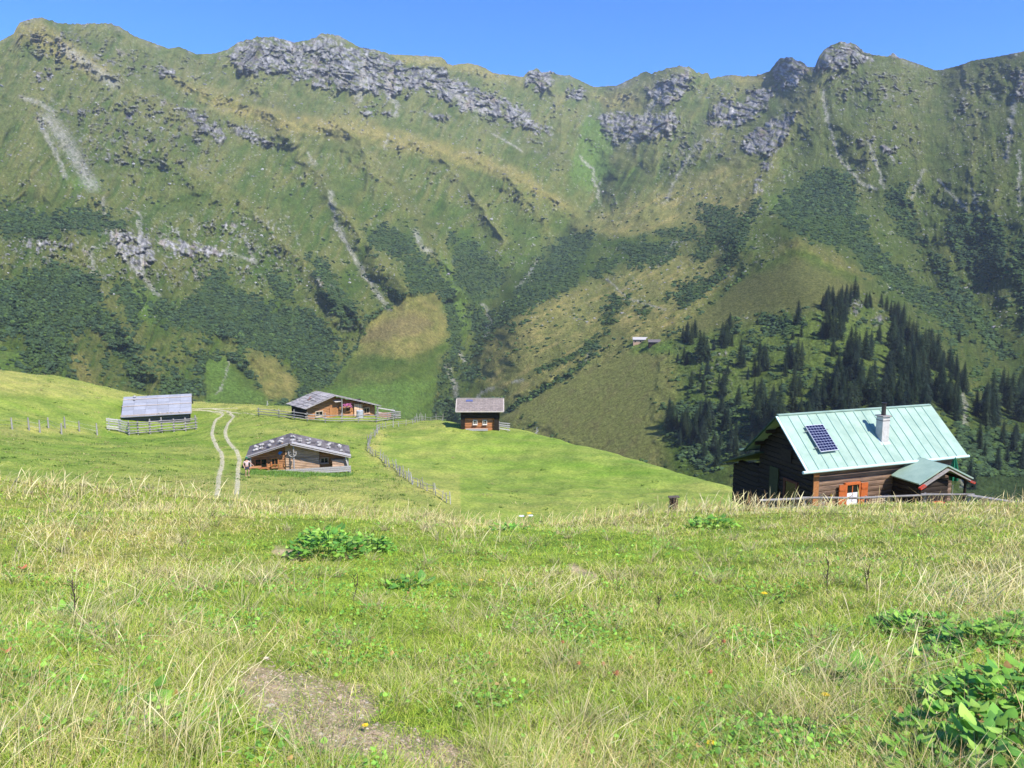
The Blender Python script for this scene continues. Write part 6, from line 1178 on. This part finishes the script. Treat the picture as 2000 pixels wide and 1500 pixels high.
# coarser tufts and dock rosettes the cows leave standing
tx, ty, tR = field(1500, 46, 125, .8, 42); kp = hut_clear(tx, ty); tx, ty = tx[kp], ty[kp]; px_, py_ = project(tx, ty, ground_z(tx, ty)); kp = RNG.random(len(tx)) > polymask(px_, py_, [(735, 870), (800, 832), (1000, 830), (1100, 850), (1450, 950), (1450, 1040), (900, 1020), (780, 930)], 8) * .75; tx, ty = tx[kp], ty[kp]; k = len(tx); per_ = 16
a = RNG.uniform(0, 6.28, (k, per_)); rr = np.sqrt(RNG.random((k, per_))) * RNG.uniform(.1, .45, k)[:, None]; x = (tx[:, None] + rr * np.cos(a) * 1.6).ravel(); y = (ty[:, None] + rr * np.sin(a)).ravel(); cb = np.repeat(pick(k, [(.09, .19, .03), (.13, .25, .04), (.50, .44, .19), (.22, .28, .07)], [4, 3, 1.4, 2]), per_, 0) * RNG.uniform(.8, 1.2, (k * per_, 1))
v, qs, ts, cc = blades(x, y, RNG.uniform(.08, .24, k * per_), RNG.uniform(.04, .09, k * per_), RNG.uniform(.2, 1.0, k * per_), a.ravel(), cb * .9, cb * 1.1, 2)
o = link('pasture_tufts', np_mesh('pasture_tufts', v, qs, ts, cc, mat=m_grass), kind='stuff'); tag(o, 'scattered coarse tufts left standing in the cropped pasture', 'grass')
# clods and pebbles on the bare soil
x, y, R = field(26000, 3.2, 7, .5, 34); px, py = project(x, y, ground_z(x, y)); kp = soil_at(px, py, R) > .45; x, y = x[kp], y[kp]; k = len(x); print('clods', k)
s_ = RNG.uniform(.003, .010, k) * np.where(RNG.random(k) < .03, 2.0, 1); vv = iv[None] * RNG.uniform(.7, 1.3, (k, len(iv), 1)) * s_[:, None, None] * np.array([1.2, 1, .7]); vv = vv + np.stack([x, y, ground_z(x, y) + s_ * .2], 1)[:, None]; ff = it[None] + (np.arange(k) * len(iv))[:, None, None]
o = link('soil_clods', np_mesh('soil_clods', vv.reshape(-1, 3), tris=ff.reshape(-1, 3), col=np.repeat(pick(k, [(.36, .28, .20), (.28, .21, .14), (.40, .35, .28)], [3, 3, .5]), len(iv), 0), mat=m_rock), kind='stuff'); tag(o, 'small clods and pebbles on the trodden bare patch', 'soil')
# grass against the hut walls and the taller nettle patch below the stone-roofed hut
x = RNG.uniform(-23.2, -14.6, 7000); y = 67.0 + (x + 20) * .26 + RNG.normal(0, .55, 7000); kp = hut_clear(x, y); x, y = x[kp], y[kp]; k = len(x); cg = pick(k, [(.11, .22, .035), (.17, .30, .045)], [1, 1])
v, qs, ts, cc = blades(x, y, RNG.uniform(.08, .3, k), np.full(k, .05), RNG.uniform(.1, .6, k), RNG.uniform(0, 6.28, k), cg * .9, cg * 1.1, 2)
o = link('nettles', np_mesh('nettles', v, qs, ts, cc, mat=m_forb), kind='stuff'); tag(o, 'dark green nettle patch growing along the front of the stone-roofed hut', 'nettles')

# ------------------------------------------------------------------ dock plants: each clump a thing
def dock(px, py, R, rad_, size, n_, label, hgt=.22, group=None, brown=.025):
    p = on_ground(px, py, R); rg = np.random.default_rng(int(px * 7 + py)); a = rg.uniform(0, 6.28, n_); r = np.sqrt(rg.random(n_)) * rad_; x = r * np.cos(a); y = r * np.sin(a)
    gx, gy = p.x + x, p.y + y; z = ground_z(gx, gy) - p.z + hgt * (1 - (r / rad_) ** 2 * .7) * rg.uniform(.35, 1.1, n_); s = size * rg.uniform(.55, 1.2, n_)
    pal = np.array([(.16, .36, .045), (.24, .46, .06), (.12, .29, .05), (.34, .54, .09)]); cl = pal[rg.integers(0, 4, n_)] * rg.uniform(.75, 1.2, (n_, 1)); bm_ = rg.random(n_) < brown; cl[bm_] = (.36, .22, .07); s = np.where(bm_, s * .6, s)
    v, T, cc = leaves(x, y, z, s, rg.uniform(-.5, .75, n_), a + rg.normal(0, .9, n_), cl, .42)
    t = thing('dock_plant', label, 'plant', p, 0, group); link('leaves', np_mesh('leaves', v, None, T, cc, mat=m_forb, smooth=True), t)
    q = PB()
    for i in range(min(n_, 0 if n_ < 40 else 60)): q.cyl((x[i] * .75, y[i] * .75, -.04 + float(ground_z(gx[i:i + 1], gy[i:i + 1])[0] - p.z)), (x[i], y[i], z[i]), .005, .0035, 4, tone=1)
    (q.build('stalks', M_leaf, t) if q.v else None); return t
dock(640, 1085, 11.2, .60, .11, 330, 'wide clump of broad green dock leaves left of centre on the near slope', .46)
dock(725, 1080, 11.4, .42, .10, 170, 'rounded dock clump touching the wide one on its right side', .34)
dock(800, 1145, 9.4, .30, .11, 46, 'small low dock clump below the two big clumps', .12)
dock(1385, 1030, 18.0, .6, .15, 80, 'dark green leafy patch below the crest near the stump', .3)
dock(990, 1036, 17.2, .5, .13, 50, 'low leafy patch just below the lowest point of the crest', .16)
dock(1790, 1235, 6.7, .36, .075, 190, 'leafy dock clump in the right foreground, uppermost of the near ones', .15)
dock(1915, 1262, 6.2, .34, .075, 220, 'dense dock clump near the right edge with dark gaps', .18)
dock(1655, 1325, 5.2, .12, .13, 14, 'few upright blue-green dock leaves beside the tussock', .16)
dock(1560, 1325, 5.2, .09, .06, 26, 'small round-leaved plant left of the tussock in the right foreground', .08)
dock(1960, 1375, 4.7, .36, .080, 300, 'broad dock clump filling the right edge of the foreground', .2, brown=.04)
dock(1860, 1440, 4.1, .28, .072, 200, 'dock clump with some brown leaves in the lower right', .15, brown=.05)
dock(1965, 1490, 3.75, .22, .11, 90, 'large-leaved dock clump in the bottom right corner', .2)
dock(1790, 1495, 3.7, .18, .075, 60, 'bottom edge dock clump left of the corner clump', .12)
dock(1830, 1290, 5.8, .22, .055, 70, 'loose low dock clump between the upper and the lower right clumps', .10)
dock(1985, 1235, 6.8, .25, .06, 80, 'dock clump cut by the right edge of the picture, highest on the slope', .14)
dock(1740, 1215, 7.0, .20, .05, 60, 'small-leaved dock clump left of the upper right one', .10)
dock(1700, 1455, 4.0, .16, .045, 60, 'low leafy patch left of the lower right dock clumps', .07)
dock(1850, 1350, 5.0, .2, .06, 70, 'half hidden dock clump in the gap above the brown-leaved one', .10)
dock(1600, 1240, 6.6, .30, .045, 80, 'spread-out small green weed patch in the right middle foreground', .07)
dock(1560, 1440, 4.1, .2, .045, 60, 'patch of small bluish leaves near the bottom right of the foreground', .06)
dock(120, 1205, 7.0, .25, .07, 36, 'low leafy weed at the left edge of the foreground', .08)
dock(290, 1370, 4.7, .14, .09, 16, 'sparse weed with brown dried leaves in the lower left', .10, brown=.5)
# dark dead stalks
for px, py, R, h_, lb in ((693, 1172, 8.5, .32, 'dark upright dead stalk below the big dock clump'), (1285, 1205, 7.5, .22, 'thin curved dark stalk right of centre'), (150, 1225, 6.9, .42, 'tall dark dead stalk at the left'), (1612, 1165, 8.6, .42, 'dark twiggy dead stalk on the right slope'), (1690, 1160, 8.8, .36, 'thin dark stalk on the right slope, right of the twiggy one')):
    p = on_ground(px, py, R); t = thing('dead_stalk', lb, 'plant', p); q = PB(); prev = Vector((0, 0, -.03))
    for i in range(6): nx = prev + Vector((random.uniform(-.015, .02), 0, h_ / 6)); q.cyl(prev, nx, .0048, .0042, 5, tone=1); prev = nx
    q.build('stem', m_bark, t); q = PB()
    for i in range(12): z_ = h_ * random.uniform(.45, 1.0); a_ = random.uniform(0, 6.28); q.cyl((0.004, 0, z_ - .012), (.035 * math.cos(a_), .035 * math.sin(a_), z_ + .03), .0035, .002, 4)
    q.build('twigs', m_bark, t)
# flowers
def flower(px, py, R, matl, lb, h_=.25, r_=.022):
    p = on_ground(px, py, R); t = thing('wildflower', lb, 'flower', p); q = PB(); q.cyl((0, 0, -.02), (.01, 0, h_), .003, .003, 4, tone=1); q.build('stem', M_leaf, t); q = PB()
    for i in range(9): a_ = i * .7; q.slab([(.01, 0, h_), (.01 + r_ * math.cos(a_ - .25), r_ * math.sin(a_ - .25), h_ + .006), (.01 + r_ * 1.15 * math.cos(a_), r_ * 1.15 * math.sin(a_), h_ + .004), (.01 + r_ * math.cos(a_ + .25), r_ * math.sin(a_ + .25), h_ + .006)], .002, 1)
    q.rock((.01, 0, h_ + .004), r_ * .35, .6, .8); q.build('petals', matl, t)
M_yel = mat_tone("yellow_petals", (.78, .55, .02), .7, .2, 30, bmp=0)
flower(1018, 1012, 20.5, M_white, 'white flower head on the lowest part of the crest', .30, .09); flower(1036, 1012, 20.5, M_white, 'second white flower head right of the first one on the crest', .3, .08); flower(1033, 1006, 20.8, M_yel, 'yellow flower beside the white ones on the crest', .38, .07)
flower(1609, 1372, 4.6, M_yel, 'yellow flower beneath the tussock in the right foreground', .05); flower(710, 1430, 4.15, M_yel, 'single yellow flower on the bare soil patch', .04, .016); flower(1384, 1468, 3.9, M_yel, 'yellow flower at the bottom right of centre', .05); flower(1490, 1176, 8.2, M_yel, 'yellow flower in the grass on the right slope', .1, .03); flower(938, 1142, 9.4, M_yel, 'yellow flower in the middle of the near slope', .06, .03)
# fallen reddish leaves
for px, py, R, s__, lb in ((1200, 1332, 5.1, .055, 'curled reddish brown leaf lying in the grass, largest one'), (1176, 1312, 5.3, .04, 'rusty leaf just above the largest curled one'), (1128, 1310, 5.3, .035, 'small rusty leaf left of the curled one'), (950, 1292, 5.5, .045, 'dark red upright leaf in the centre foreground'), (1385, 1328, 5.15, .04, 'reddish leaf in the right foreground'), (1412, 1267, 5.9, .04, 'orange brown leaf higher in the right foreground'), (1097, 1268, 5.9, .045, 'flat orange leaf in the middle foreground'), (40, 1118, 9.0, .09, 'rusty dried leaf at the left edge, near the pale stalks'), (8, 1290, 5.6, .05, 'red leaf at the extreme left edge'), (1692, 1318, 5.2, .05, 'orange leaf at the foot of the tussock')):
    p = on_ground(px, py, R); t = thing('fallen_leaf', lb, 'leaf', (p.x, p.y, p.z + .05)); v, T, cc = leaves(np.array([0., .01]), np.array([0., .01]), np.array([0., .01]), np.array([s__, s__ * .7]), np.array([.3, .7]), np.array([1., 3.9]), np.array([(.50, .17, .08), (.42, .13, .06)]), .45); link('leaf_blade', np_mesh('leaf_blade', v, None, T, cc, mat=m_forb, smooth=True), t)

# ------------------------------------------------------------------ the air between here and the mountains
m_haze = bpy.data.materials.new("haze_air"); m_haze.use_nodes = True; n = m_haze.node_tree; n.nodes.clear(); o = n.nodes.new("ShaderNodeOutputMaterial"); v_ = n.nodes.new("ShaderNodeVolumePrincipled")
v_.inputs['Color'].default_value = (.80, .90, 1.0, 1); v_.inputs['Density'].default_value = HAZE; v_.inputs['Anisotropy'].default_value = .0; n.links.new(v_.outputs[0], o.inputs['Volume'])
hz = PB(); zt = max(float(M[..., 2].max()), float(MT[..., 2].max())) + 5; hz.box(-10500, 10500, -10500, 10500, -331, zt, 1); hz_o = hz.build('haze', m_haze); hz_o['kind'] = 'stuff'; tag(hz_o, 'thin bluish haze in the air in front of the mountains', 'haze')
